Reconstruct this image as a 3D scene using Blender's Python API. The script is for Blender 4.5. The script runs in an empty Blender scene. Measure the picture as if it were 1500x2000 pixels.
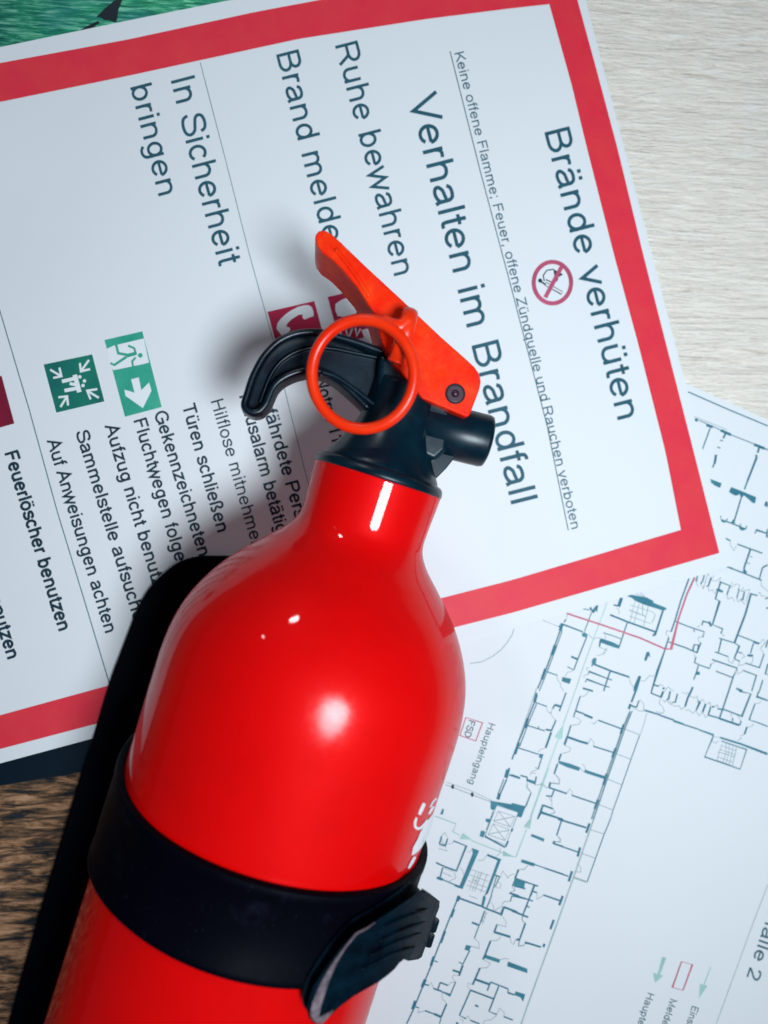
import bpy, bmesh, math, random
from mathutils import Vector, Matrix
random.seed(7)
MM = 0.001                       # everything below is written in millimetres
scene = bpy.context.scene
COL = scene.collection

# ------------------------------------------------------------------ camera
F_PX, TILT, CAM_H = 1444.0, 0.10, 250.0       # focal length in photo pixels, tilt, height above the table
cam_dir = Vector((TILT, 0, -1)).normalized()
cam_right = cam_dir.cross(Vector((0, 1, 0))).normalized()
cam_up = cam_right.cross(cam_dir).normalized()
cam_data = bpy.data.cameras.new('camera')
cam_data.sensor_fit = 'VERTICAL'
cam_data.sensor_height = 36.0
cam_data.lens = 36.0 * F_PX / 2000.0
cam_data.clip_start = 0.005
cam_data.clip_end = 20.0
cam = bpy.data.objects.new('camera', cam_data)
COL.objects.link(cam)
rot = Matrix((cam_right, cam_up, -cam_dir)).transposed()
cam.matrix_world = Matrix.Translation(Vector((0, 0, CAM_H * MM))) @ rot.to_4x4()
cam_data.dof.use_dof = True
cam_data.dof.focus_distance = 0.215
cam_data.dof.aperture_fstop = 9.0
scene.camera = cam

# ------------------------------------------------------------------ light
world = bpy.data.worlds.new('World')
scene.world = world
world.use_nodes = True
bg = world.node_tree.nodes['Background']
bg.inputs['Color'].default_value = (0.52, 0.72, 1.0, 1)
bg.inputs['Strength'].default_value = 0.075


def area_lamp(name, loc, target, power, size, shape='DISK', size_y=None, color=(1, 1, 1)):
    d = bpy.data.lights.new(name, 'AREA')
    d.shape = shape
    d.size = size * MM
    if size_y:
        d.size_y = size_y * MM
    d.energy = power
    d.color = color
    o = bpy.data.objects.new(name, d)
    COL.objects.link(o)
    o.location = Vector(loc) * MM
    o.rotation_euler = (Vector(target) - Vector(loc)).to_track_quat('-Z', 'Y').to_euler()
    return o


key = area_lamp('shaded_lamp', (115, -107, 520), (88, 50, 0), 1.33, 142, color=(0.81, 0.94, 1.03))
key.data.spread = math.radians(118)          # a lamp under a shade, aimed at the right half of the papers
area_lamp('far_lamp', (-353, 1323, 900), (0, -20, 60), 2.9, 175, 'ELLIPSE', 115, color=(0.95, 0.97, 1.0))
area_lamp('small_lamp', (-841, 1018, 900), (0, -20, 60), 0.3, 42, color=(1.0, 0.97, 0.95))

scene.view_settings.view_transform = 'Standard'
scene.view_settings.look = 'None'
scene.view_settings.exposure = 0.0
scene.view_settings.gamma = 1.0


# ------------------------------------------------------------------ geometry helpers
def ray(px):
    return ((px[0] - 750) * cam_right + (1000 - px[1]) * cam_up + F_PX * cam_dir)


def at(px, z=0.0):
    """where a point seen at px in the photograph lies if its height over the table is z (mm)"""
    v = ray(px)
    t = (z - CAM_H) / v.z
    return Vector((v.x * t, v.y * t, z))


def on(px, hf, lift=0.0):
    z = 0.0
    for _ in range(5):
        p = at(px, z)
        z = hf(p.x, p.y) + lift
    return at(px, z)


def link(o, parent=None):
    COL.objects.link(o)
    if parent:
        o.parent = parent
    return o


def mesh_obj(name, verts, faces, mat=None, parent=None, smooth=False):
    me = bpy.data.meshes.new(name)
    me.from_pydata([tuple(Vector(v) * MM) for v in verts], [], faces)
    me.update()
    if smooth:
        for p in me.polygons:
            p.use_smooth = True
    if mat:
        me.materials.append(mat)
    return link(bpy.data.objects.new(name, me), parent)


def bm_obj(name, bm, mat=None, parent=None, smooth=False):
    bmesh.ops.recalc_face_normals(bm, faces=bm.faces)
    me = bpy.data.meshes.new(name)
    for v in bm.verts:
        v.co *= MM
    bm.to_mesh(me)
    bm.free()
    if smooth:
        for p in me.polygons:
            p.use_smooth = True
    if mat:
        me.materials.append(mat)
    return link(bpy.data.objects.new(name, me), parent)


def thing(name, label, cat, group=None):
    o = bpy.data.objects.new(name, None)
    o.empty_display_size = 0.01
    COL.objects.link(o)
    o['label'] = label
    o['category'] = cat
    if group:
        o['group'] = group
    return o


def bevel(o, w, seg=3, angle=30):
    m = o.modifiers.new('bevel', 'BEVEL')
    m.width = w * MM
    m.segments = seg
    m.limit_method = 'ANGLE'
    m.angle_limit = math.radians(angle)
    m.harden_normals = False
    for p in o.data.polygons:
        p.use_smooth = True
    w2 = o.modifiers.new('wn', 'WEIGHTED_NORMAL')
    w2.keep_sharp = True
    return o


class Print:
    """flat ink lying on a sheet: collects polygons given in photo pixels"""

    def __init__(self, hf, lift):
        self.v, self.f, self.hf, self.lift, self.count = [], [], hf, lift, 0

    def layer(self):
        # each stroke a hair above the one before, so that no two share a plane
        self.count += 1
        return self.lift + (self.count % 53) * 0.0011

    def poly(self, pts):
        n = len(self.v)
        z = self.layer()
        self.v += [on(p, self.hf, z) for p in pts]
        self.f.append(list(range(n, n + len(pts))))

    def line(self, pts, w, closed=False, step=60):
        if closed:
            pts = list(pts) + [pts[0]]
        P = [Vector(pts[0])]
        for a, b in zip(pts[:-1], pts[1:]):
            a, b = Vector(a), Vector(b)
            k = max(1, int((b - a).length / step))
            for i in range(1, k + 1):
                P.append(a.lerp(b, i / k))
        n = len(P)
        L, R = [], []
        for i, p in enumerate(P):
            d = (P[min(i + 1, n - 1)] - P[max(i - 1, 0)])
            if closed and i in (0, n - 1):
                d = P[1] - P[-2]
            d.normalize()
            q = Vector((-d.y, d.x)) * w * .5
            a = (P[i] - P[i - 1]).normalized() if i > 0 else d
            c = max(.6, abs(a.dot(d)))
            L.append(p + q / c)
            R.append(p - q / c)
        k, z = len(self.v), self.layer()
        self.v += [on(p, self.hf, z) for p in L] + [on(p, self.hf, z) for p in R]
        for i in range(n - 1):
            self.f.append([k + i, k + i + 1, k + n + i + 1, k + n + i])

    def disc(self, c, r, n=24, ry=None):
        self.poly([(c[0] + r * math.cos(2 * math.pi * i / n), c[1] + (ry or r) * math.sin(2 * math.pi * i / n)) for i in range(n)])

    def ring(self, c, rx, ry, w, n=48):
        self.line([(c[0] + rx * math.cos(2 * math.pi * i / n), c[1] + ry * math.sin(2 * math.pi * i / n)) for i in range(n)], w, True)

    def build(self, name, mat, parent):
        bm = bmesh.new()
        vs = [bm.verts.new(v) for v in self.v]
        for f in self.f:
            try:
                fc = bm.faces.new([vs[i] for i in f])
                fc.normal_update()
                if fc.normal.z < 0:
                    fc.normal_flip()
            except ValueError:
                pass
        bmesh.ops.triangulate(bm, faces=[f for f in bm.faces if len(f.verts) > 4])
        me = bpy.data.meshes.new(name)
        for v in bm.verts:
            v.co *= MM
        bm.to_mesh(me)
        bm.free()
        me.materials.append(mat)
        return link(bpy.data.objects.new(name, me), parent)


def resample(P, n):
    P = [Vector(p) for p in P]
    L = [0]
    for a, b in zip(P[:-1], P[1:]):
        L.append(L[-1] + (b - a).length)
    out = []
    for i in range(n):
        t = L[-1] * i / (n - 1)
        k = 0
        while k < len(L) - 2 and L[k + 1] < t:
            k += 1
        out.append(P[k].lerp(P[k + 1], (t - L[k]) / max(1e-9, L[k + 1] - L[k])))
    return out


def sheet(name, A, B, nu, nv, hf, lift, mat, parent, thick=0.0):
    """grid between two edge lines A and B (photo pixels) lying on the height field"""
    A, B = resample(A, nu), resample(B, nu)
    V, Fc = [], []
    for j in range(nv):
        t = j / (nv - 1)
        for i in range(nu):
            V.append(on(A[i].lerp(B[i], t), hf, lift))
    for j in range(nv - 1):
        for i in range(nu - 1):
            Fc.append([j * nu + i, (j + 1) * nu + i, (j + 1) * nu + i + 1, j * nu + i + 1])
    o = mesh_obj(name, V, Fc, mat, parent, True)
    if thick:
        s = o.modifiers.new('thickness', 'SOLIDIFY')
        s.thickness = thick * MM
        s.offset = -1
        e = o.modifiers.new('crisp_edge', 'EDGE_SPLIT')
        e.split_angle = math.radians(40)
    return o


# Letters of a plain grotesque face, drawn as strokes. Units: cap height = 1, origin at the baseline.
def arc(cx, cy, rx, ry, a0, a1):
    k = max(4, int(abs(a1 - a0) / 15))
    return [(cx + rx * math.cos(math.radians(a0 + (a1 - a0) * i / k)), cy + ry * math.sin(math.radians(a0 + (a1 - a0) * i / k))) for i in range(k + 1)]


def curve(pts, k=4):
    P = [Vector(p) for p in pts]
    m, res = len(P), []
    for i in range(m - 1):
        p0, p1, p2, p3 = P[max(i - 1, 0)], P[i], P[i + 1], P[min(i + 2, m - 1)]
        for j in range(k):
            t = j / k
            res.append(tuple(.5 * ((2 * p1) + (-p0 + p2) * t + (2 * p0 - 5 * p1 + 4 * p2 - p3) * t * t + (-p0 + 3 * p1 - 3 * p2 + p3) * t ** 3)))
    res.append(tuple(P[-1]))
    return res


STEM_L, DOTS = [(.15, 0), (.15, .725)], [[(.27, .86), (.27, 1)], [(.51, .86), (.51, 1)]]
LOW_A = [curve([(.135, .525), (.2, .63), (.37, .67), (.53, .635), (.605, .52)]) + [(.61, .15), (.655, 0)],
         curve([(.61, .425), (.42, .385), (.24, .345), (.12, .21), (.17, .09), (.31, .055), (.47, .09), (.585, .18), (.612, .30)])]
LOW_U = [[(.15, .725)] + arc(.3875, .285, .2375, .225, 180, 360), [(.625, 0), (.625, .725)]]
LOW_O = [arc(.388, .3625, .275, .31, 0, 360)]
ARCH = [(.15, .40)] + arc(.3875, .44, .2375, .228, 180, 0) + [(.625, 0)]
BOWL_P = [(.165, .942), (.55, .942)] + arc(.55, .705, .285, .237, 90, -90) + [(.165, .468)]
LETTERS = {
    ' ': (.388, []), 'I': (.388, [[(.194, 0), (.194, 1)]]), 'l': (.31, [[(.155, 0), (.155, 1)]]),
    'i': (.31, [[(.155, 0), (.155, .725)], [(.155, .86), (.155, 1)]]),
    'n': (.777, [STEM_L, ARCH]), 'h': (.777, [[(.15, 0), (.15, 1)], ARCH]),
    'm': (1.163, [STEM_L, [(.15, .40)] + arc(.3575, .45, .2075, .22, 180, 0) + [(.565, 0)], [(.565, .42)] + arc(.775, .45, .21, .22, 180, 0) + [(.985, 0)]]),
    'u': (.777, LOW_U), 'o': (.777, LOW_O), 'a': (.777, LOW_A),
    'b': (.777, [[(.15, 0), (.15, 1)], arc(.395, .3625, .245, .31, 0, 360)]),
    'd': (.777, [[(.627, 0), (.627, 1)], arc(.382, .3625, .245, .31, 0, 360)]),
    'p': (.777, [[(.15, -.29), (.15, .725)], arc(.395, .3625, .245, .31, 0, 360)]),
    'q': (.777, [[(.627, -.29), (.627, .725)], arc(.382, .3625, .245, .31, 0, 360)]),
    'g': (.777, [arc(.378, .375, .24, .298, 0, 360), [(.62, .725), (.62, .02)] + arc(.385, -.01, .235, .225, 0, -155)]),
    'c': (.698, [arc(.372, .3625, .265, .31, 36, 324)]),
    'e': (.777, [[(.125, .385), (.655, .385)], arc(.388, .3625, .272, .31, 2, 325)]),
    'f': (.388, [curve([(.385, .938), (.30, .945), (.225, .90), (.2, .80)]) + [(.2, 0)], [(.03, .67), (.365, .67)]]),
    't': (.388, [[(.2, .93)] + curve([(.2, .20), (.225, .085), (.29, .055), (.38, .06)]), [(.03, .67), (.37, .67)]]),
    'r': (.465, [STEM_L, curve([(.15, .40), (.19, .58), (.29, .66), (.44, .645)])]),
    's': (.698, [curve([(.60, .50), (.54, .63), (.36, .672), (.17, .62), (.135, .52), (.20, .43), (.36, .375), (.54, .32), (.612, .215), (.55, .10), (.37, .052), (.16, .10), (.09, .23)])]),
    'k': (.698, [[(.15, 0), (.15, 1)], [(.58, .725), (.16, .27)], [(.33, .45), (.64, 0)]]),
    'v': (.698, [[(.05, .725), (.349, .02), (.648, .725)]]),
    'w': (1.008, [[(.04, .725), (.265, .03), (.504, .68), (.743, .03), (.968, .725)]]),
    'z': (.698, [[(.09, .665), (.60, .665), (.09, .06), (.63, .06)]]),
    'ß': (.853, [[(.14, 0), (.14, .72)] + arc(.355, .735, .215, .21, 180, 0) + curve([(.55, .64), (.44, .56), (.43, .46), (.53, .38), (.68, .28), (.72, .19), (.65, .08), (.52, .055), (.38, .09)])]),
    'A': (.932, [[(.05, 0), (.466, .96), (.882, 0)], [(.20, .36), (.73, .36)]]),
    'B': (.932, [[(.165, 0), (.165, 1)], [(.165, .942), (.50, .942)] + arc(.50, .735, .24, .207, 90, -90) + [(.165, .528)], [(.5, .528)] + arc(.52, .293, .285, .235, 90, -90) + [(.165, .058)]]),
    'D': (1.008, [[(.165, 0), (.165, 1)], [(.165, .942), (.42, .942)] + arc(.42, .5, .45, .442, 90, -90) + [(.165, .058)]]),
    'E': (.932, [[(.17, 0), (.17, 1)], [(.17, .942), (.85, .942)], [(.17, .525), (.80, .525)], [(.17, .058), (.87, .058)]]),
    'F': (.853, [[(.17, 0), (.17, 1)], [(.17, .942), (.80, .942)], [(.17, .52), (.72, .52)]]),
    'G': (1.087, [arc(.545, .5, .43, .45, 36, 318) + [(.96, .16), (.96, .47), (.56, .47)]]),
    'H': (1.008, [[(.17, 0), (.17, 1)], [(.838, 0), (.838, 1)], [(.17, .525), (.838, .525)]]),
    'K': (.932, [[(.17, 0), (.17, 1)], [(.86, 1), (.18, .33)], [(.40, .57), (.90, 0)]]),
    'L': (.777, [[(.165, 1), (.165, .058), (.72, .058)]]),
    'M': (1.163, [[(.16, 0), (.16, .96), (.582, .04), (1.003, .96), (1.003, 0)]]),
    'N': (1.008, [[(.17, 0), (.17, .95), (.838, .05), (.838, 1)]]),
    'P': (.932, [[(.165, 0), (.165, 1)], BOWL_P]),
    'R': (1.008, [[(.165, 0), (.165, 1)], BOWL_P, curve([(.50, .468), (.60, .44), (.70, .31), (.90, 0)])]),
    'S': (.932, [curve([(.80, .72), (.71, .89), (.47, .948), (.22, .89), (.15, .74), (.24, .61), (.47, .54), (.72, .47), (.85, .29), (.76, .11), (.48, .052), (.19, .12), (.08, .32)])]),
    'T': (.853, [[(.03, .942), (.825, .942)], [(.427, 0), (.427, .93)]]),
    'V': (.932, [[(.04, 1), (.466, .03), (.892, 1)]]),
    'Z': (.853, [[(.09, .942), (.76, .942), (.07, .058), (.80, .058)]]),
    '1': (.777, [[(.49, 0), (.49, 1)], curve([(.49, .96), (.36, .82), (.16, .73)])]),
    '2': (.777, [curve([(.11, .72), (.17, .88), (.38, .948), (.60, .88), (.66, .72), (.57, .53), (.35, .33), (.17, .17), (.12, .058)]) + [(.67, .058)]]),
    '.': (.388, [[(.195, 0), (.195, .14)]]), ',': (.388, [[(.195, .14), (.195, 0), (.15, -.14)]]),
    ';': (.388, [[(.195, .14), (.195, 0), (.15, -.14)], [(.195, .585), (.195, .725)]]),
}
LETTERS['ä'] = (.777, LOW_A + DOTS)
LETTERS['ö'] = (.777, LOW_O + DOTS)
LETTERS['ü'] = (.777, LOW_U + DOTS)


def width(s):
    return sum(LETTERS[c][0] for c in s)


def lettering(txt, a0, a1, cap, hf, lift, mat, parent, bow=0.0, bold=0, name='lettering'):
    """a0, a1: (prefix, baseline pixel); the writing is stretched so that both prefixes end there"""
    x0, x1 = width(a0[0]), width(a1[0])
    p0, p1 = Vector(a0[1]), Vector(a1[1])
    d = (p1 - p0) / (x1 - x0)
    dn = d.normalized()
    up = Vector((dn.y, -dn.x))
    half = (.062, .082, .10)[bold]
    V, Fc, pen, lay = [], [], 0.0, 0
    for c in txt:
        adv, strokes_ = LETTERS[c]
        for st in strokes_:
            P = [Vector(st[0])]
            for p in st[1:]:
                if (Vector(p) - P[-1]).length > 1e-4:
                    P.append(Vector(p))
            m = len(P)
            lay += 1
            k = len(V)
            closed = (P[0] - P[-1]).length < 1e-4
            for i, p in enumerate(P):
                if closed:
                    a, b = P[i] - P[(i - 1) if i else m - 2], P[(i + 1) if i < m - 1 else 1] - P[i]
                else:
                    a = P[i] - P[i - 1] if i else P[1] - P[0]
                    b = P[i + 1] - P[i] if i < m - 1 else P[i] - P[i - 1]
                a.normalize()
                b.normalize()
                t = (a + b).normalized() if (a + b).length > 1e-6 else a
                q = Vector((-t.y, t.x)) * half / max(.34, t.dot(a))
                for w_ in (p + q, p - q):
                    x = w_.x + pen
                    u = (x - x0) / (x1 - x0)
                    V.append(on(p0 + d * (x - x0) + up * (w_.y * cap + bow * 4 * u * (1 - u)), hf, lift + (lay % 7) * .006))
            for i in range(m - 1):
                f = [k + 2 * i, k + 2 * i + 1, k + 2 * i + 3, k + 2 * i + 2]
                e1, e2 = V[f[1]] - V[f[0]], V[f[3]] - V[f[0]]
                Fc.append(f if e1.cross(e2).z > 0 else f[::-1])
        pen += adv
    return mesh_obj(name, V, Fc, mat, parent)


# ------------------------------------------------------------------ materials
def material(name, color, rough=0.5, coat=0.0, spec=0.5, metallic=0.0):
    m = bpy.data.materials.new(name)
    m.use_nodes = True
    b = m.node_tree.nodes['Principled BSDF']
    b.inputs['Base Color'].default_value = (*color, 1)
    b.inputs['Roughness'].default_value = rough
    b.inputs['Coat Weight'].default_value = coat
    b.inputs['Coat Roughness'].default_value = 0.04
    b.inputs['Specular IOR Level'].default_value = spec
    b.inputs['Metallic'].default_value = metallic
    return m


class N:
    def __init__(self, m):
        self.nt = m.node_tree
        self.b = self.nt.nodes['Principled BSDF']
        self.tc = self.nt.nodes.new('ShaderNodeTexCoord')

    def new(self, t, **kw):
        n = self.nt.nodes.new(t)
        for k, v in kw.items():
            setattr(n, k, v)
        return n

    def wire(self, a, b):
        self.nt.links.new(a, b)

    def coords(self, scale=(1, 1, 1), rot=0.0, loc=(0, 0, 0)):
        mp = self.new('ShaderNodeMapping')
        mp.inputs['Scale'].default_value = scale
        mp.inputs['Rotation'].default_value = (0, 0, rot)
        mp.inputs['Location'].default_value = loc
        self.wire(self.tc.outputs['Object'], mp.inputs['Vector'])
        return mp.outputs['Vector']

    def noise(self, vec, scale, detail=4, rough=.5, dist=0.0):
        n = self.new('ShaderNodeTexNoise')
        n.inputs['Scale'].default_value = scale
        n.inputs['Detail'].default_value = detail
        n.inputs['Roughness'].default_value = rough
        n.inputs['Distortion'].default_value = dist
        self.wire(vec, n.inputs['Vector'])
        return n.outputs['Fac']

    def ramp(self, fac, stops):
        r = self.new('ShaderNodeValToRGB')
        while len(r.color_ramp.elements) < len(stops):
            r.color_ramp.elements.new(0.5)
        for e, (p, c) in zip(r.color_ramp.elements, stops):
            e.position = p
            e.color = (*c, 1) if len(c) == 3 else c
        self.wire(fac, r.inputs['Fac'])
        return r.outputs['Color']

    def mix(self, fac, a, b, mode='MIX'):
        n = self.new('ShaderNodeMix', data_type='RGBA', blend_type=mode)
        for sock, val in ((n.inputs[0], fac), (n.inputs[6], a), (n.inputs[7], b)):
            if hasattr(val, 'links') or hasattr(val, 'is_linked'):
                self.wire(val, sock)
            elif isinstance(val, (int, float)):
                sock.default_value = val
            else:
                sock.default_value = (*val, 1)
        return n.outputs[2]

    def math(self, op, a, b=0.0, clamp=False):
        n = self.new('ShaderNodeMath', operation=op, use_clamp=clamp)
        for sock, val in ((n.inputs[0], a), (n.inputs[1], b)):
            if isinstance(val, (int, float)):
                sock.default_value = val
            else:
                self.wire(val, sock)
        return n.outputs[0]

    def bump(self, h, strength, dist):
        n = self.new('ShaderNodeBump')
        n.inputs['Strength'].default_value = strength
        n.inputs['Distance'].default_value = dist * MM
        self.wire(h, n.inputs['Height'])
        self.wire(n.outputs['Normal'], self.b.inputs['Normal'])
        return n.outputs['Normal']

    def base(self, c):
        self.wire(c, self.b.inputs['Base Color'])

    def rough(self, r):
        self.wire(r, self.b.inputs['Roughness'])


def paper_material(name, c):
    m = material(name, c, .62, spec=.25)
    n = N(m)
    v = n.coords()
    a = n.noise(v, 1400, 3)
    b = n.noise(v, 22, 3)
    n.base(n.mix(n.math('MULTIPLY', b, .5), c, tuple(x * .95 for x in c)))
    n.bump(a, .25, .03)
    return m


M_paper = paper_material('copier_paper', (0.80, 0.81, 0.82))
M_plan = paper_material('plan_paper', (0.79, 0.80, 0.81))


def ink_material(name, c, c2=None, rough=.55, spread=1.0):
    m = material(name, c, rough, spec=.3)
    n = N(m)
    v = n.coords()
    a = n.noise(v, 90, 4, .6)
    c2 = c2 or tuple(x * .75 for x in c)
    n.base(n.ramp(a, [(.35, c2), (.65, c)]))
    n.bump(n.noise(v, 1600, 2), .2, .02)
    return m


M_ink = ink_material('dark_ink', (0.006, 0.034, 0.060), (0.004, 0.025, 0.045))  # deepened for the dim lower lines: shade put into the colour
M_ink_lit = ink_material('lit_ink', (0.02, 0.105, 0.15), (0.014, 0.085, 0.12))  # same ink lightened for the headings, stronger light painted into its colour
M_inkthin = ink_material('thin_grey_ink', (0.07, 0.16, 0.20), (0.05, 0.12, 0.16))
M_red = ink_material('red_border_ink', (0.80, 0.040, 0.055), (0.78, 0.026, 0.055))
M_sign_red = ink_material('sign_red_ink', (0.50, 0.012, 0.07), (0.42, 0.008, 0.05))
M_sign_pink = ink_material('prohibition_red_ink', (0.55, 0.09, 0.17))
M_green_dark = ink_material('dark_green_ink', (0.004, 0.20, 0.13), (0.002, 0.13, 0.11))
M_green = ink_material('mid_green_ink', (0.05, 0.42, 0.28), (0.02, 0.32, 0.22))
M_white = material('white_print', (.82, .84, .84), .6)
M_plan_ink = ink_material('plan_wall_ink', (0.022, 0.155, 0.225), (0.03, 0.18, 0.25))
M_plan_fill = ink_material('plan_wall_fill', (0.05, 0.24, 0.30), (0.03, 0.17, 0.24))
M_plan_thin = ink_material('plan_thin_ink', (0.30, 0.38, 0.42), (0.26, 0.33, 0.38))
M_plan_pale = ink_material('plan_pale_green', (0.42, 0.66, 0.62))
M_plan_grey = ink_material('plan_window_grey', (0.40, 0.50, 0.50))
M_plan_red = ink_material('plan_red_ink', (0.68, 0.14, 0.22))

# wood laminate
M_wood = material('limed_wood', (.6, .55, .48), .5, spec=.35)
n = N(M_wood)
g1 = n.noise(n.coords((5, 40, 5), 0.16), 8, 8, .64, 2.0)
g2 = n.noise(n.coords((10, 72, 10), -0.06), 13, 4, .6, 1.0)
g3 = n.noise(n.coords((3, 30, 3), 0.34), 9, 5, .6, 2.6)
g5 = n.noise(n.coords((60, 7, 5), 0.05), 5, 3, .5, .5)
pale = n.ramp(g1, [(.27, (.72, .60, .47)), (.38, (.93, .83, .71)), (.54, (.98, .89, .78)), (.75, (.98, .94, .86))])
fib = n.ramp(g2, [(.34, (.70, .61, .50)), (.47, (1, 1, 1))])
c = n.mix(.18, pale, fib, 'MULTIPLY')
vein = n.ramp(g3, [(.33, (.66, .55, .42)), (.41, (1, 1, 1))])
c = n.mix(.28, c, vein, 'MULTIPLY')
c = n.mix(n.ramp(g5, [(.55, (0, 0, 0)), (.75, (.35,) * 3)]), c, (.96, .91, .85))
# light falloff and shade at the left, painted in as browner wood
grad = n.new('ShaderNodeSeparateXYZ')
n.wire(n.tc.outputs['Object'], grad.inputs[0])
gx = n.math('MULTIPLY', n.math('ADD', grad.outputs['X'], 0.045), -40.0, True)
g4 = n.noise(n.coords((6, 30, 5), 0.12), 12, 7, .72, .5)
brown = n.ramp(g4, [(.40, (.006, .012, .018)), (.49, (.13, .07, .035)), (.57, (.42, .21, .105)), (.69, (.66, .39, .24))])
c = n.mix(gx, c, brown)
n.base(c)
n.bump(n.math('ADD', n.math('MULTIPLY', g1, 1.0), n.math('MULTIPLY', g2, .7)), 1.0, 1.1)

# green printed cover under the notice
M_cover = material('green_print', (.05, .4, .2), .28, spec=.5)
n = N(M_cover)
s1 = n.noise(n.coords((10, 100, 10), -0.72), 11, 6, .65, .5)
s2 = n.noise(n.coords((1, 1.6, 1), -0.6), 26, 3, .5, .4)
c = n.ramp(s1, [(.36, (.0, .10, .06)), (.5, (.01, .33, .15)), (.64, (.30, .80, .52))])
c = n.mix(n.ramp(s2, [(.46, (0, 0, 0)), (.60, (.7,) * 3)]), c, (.0, .15, .17))
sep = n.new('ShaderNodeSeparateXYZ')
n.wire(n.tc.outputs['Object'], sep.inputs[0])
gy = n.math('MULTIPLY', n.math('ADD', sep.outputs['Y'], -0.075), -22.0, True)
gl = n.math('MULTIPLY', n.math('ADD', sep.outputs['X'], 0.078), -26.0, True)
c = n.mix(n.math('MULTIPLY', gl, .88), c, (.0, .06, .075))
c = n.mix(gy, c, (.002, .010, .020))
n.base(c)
n.bump(s1, .3, .15)

# red lacquer
M_lacquer = material('red_lacquer', (0.80, 0.0015, 0.0015), .40, coat=.45, spec=.05, metallic=.08)
n = N(M_lacquer)
v = n.coords()
sm = n.noise(v, 95, 5, .65)
sc = n.noise(n.coords((1, 1, 5), .4), 420, 3, .6)
n.base(n.mix(n.ramp(n.noise(v, 700, 3, .7), [(.70, (0, 0, 0)), (.76, (1, 1, 1))]), n.mix(n.ramp(n.noise(v, 60, 4, .7), [(.5, (0, 0, 0)), (.8, (1, 1, 1))]), (0.74, 0.001, 0.001), (0.66, 0.001, 0.001)), (0.45, 0.002, 0.002)))
n.rough(n.ramp(sm, [(.35, (.44,) * 3), (.7, (.54,) * 3)]))
crough = n.ramp(sm, [(.40, (.03,) * 3), (.75, (.07,) * 3)])
# greasy smudge left by a hand on the shoulder: duller lacquer with a ragged outline
sep = n.new('ShaderNodeVectorMath', operation='DISTANCE')
n.wire(v, sep.inputs[0])
sep.inputs[1].default_value = (0.0045, -0.0445, 0.0893)
edge_ = n.math('ADD', n.math('MULTIPLY', sep.outputs['Value'], 95.0), n.math('MULTIPLY', n.noise(v, 420, 6, .8), 1.3))
mask = n.math('SUBTRACT', 1.0, n.math('MULTIPLY', n.math('SUBTRACT', edge_, .85), 1.1, True), True)
crough = n.math('ADD', crough, n.math('MULTIPLY', mask, .19))
n.wire(crough, n.b.inputs['Coat Roughness'])
bn = n.bump(n.math('ADD', n.noise(v, 160, 2), n.math('MULTIPLY', sc, .40)), .17, .12)
n.wire(bn, n.b.inputs['Coat Normal'])


def plastic(name, c, rough, bump_s=.2, scale=700, c2=None, mott=60, r2=None, spec=.5):
    m = material(name, c, rough, spec=spec)
    n = N(m)
    v = n.coords()
    k = n.noise(v, mott, 5, .65)
    n.base(n.ramp(k, [(.35, c2 or tuple(x * .7 for x in c)), (.68, c)]))
    n.rough(n.ramp(k, [(.35, (rough,) * 3), (.65, (r2 or rough * 1.3,) * 3)]))
    n.bump(n.noise(v, scale, 3), bump_s, .12)
    return m


M_black = plastic('black_plastic', (0.0012, 0.015, 0.026), .28, .18, 900, (.0004, .003, .009), spec=.33)
M_blackmatt = plastic('matt_black_plastic', (0.0004, 0.0006, 0.004), .5, .25, 700, (.0001, .0002, .002), spec=.05)
n = N(M_blackmatt)
v = n.coords()
dust = n.ramp(n.noise(v, 75, 6, .72, .3), [(.58, (.0003, .0005, .003)), (.80, (.007, .010, .020))])
n.base(n.mix(n.ramp(n.noise(n.coords((1, 1, 1), 0), 1500, 2, .5), [(.70, (0, 0, 0)), (.80, (.35,) * 3)]), dust, (.05, .055, .07)))
M_valve = plastic('dark_teal_black_plastic', (0.001, 0.020, 0.033), .27, .12, 500, (.0004, .004, .010), spec=.33)
M_latch = plastic('latch_plastic', (0.0006, 0.012, 0.022), .5, .6, 420, (.0001, .0008, .004), 170, spec=.05)
M_orange = plastic('orange_plastic', (0.93, 0.045, 0.003), .30, .35, 260, (.86, .012, .001), 130, .5, spec=.14)
n = N(M_orange)
n.base(n.ramp(n.noise(n.coords(), 150, 5, .7, .4), [(.38, (.88, .014, .001)), (.55, (.92, .032, .002)), (.64, (.95, .055, .005)), (.74, (.98, .13, .025))]))
M_ring = plastic('orange_red_plastic', (0.90, 0.040, 0.004), .25, .08, 300, (.85, .018, .001), spec=.3)
M_dusty = plastic('dusty_worn_plastic', (0.26, 0.19, 0.21), .8, .8, 900, (.05, .04, .055), 420)
M_pin = plastic('dark_steel_pin', (0.045, 0.012, 0.03), .35, .3, 600)
M_marking = material('white_marking', (.85, .82, .84), .4)


# ------------------------------------------------------------------ the table
def flat(x, y):
    return 0.0


TABLE_Z = -1.6
V, Fc = [], []
for j in range(2):
    for i in range(2):
        V.append((-420 + 900 * i, -420 + 840 * j, TABLE_Z))
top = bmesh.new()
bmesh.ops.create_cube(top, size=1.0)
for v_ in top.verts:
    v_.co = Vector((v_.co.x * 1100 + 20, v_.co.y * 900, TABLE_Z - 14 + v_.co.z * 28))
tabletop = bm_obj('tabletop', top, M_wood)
tabletop['kind'] = 'structure'
tabletop['label'] = 'pale limed wood laminate tabletop with fine horizontal grain'

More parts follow.
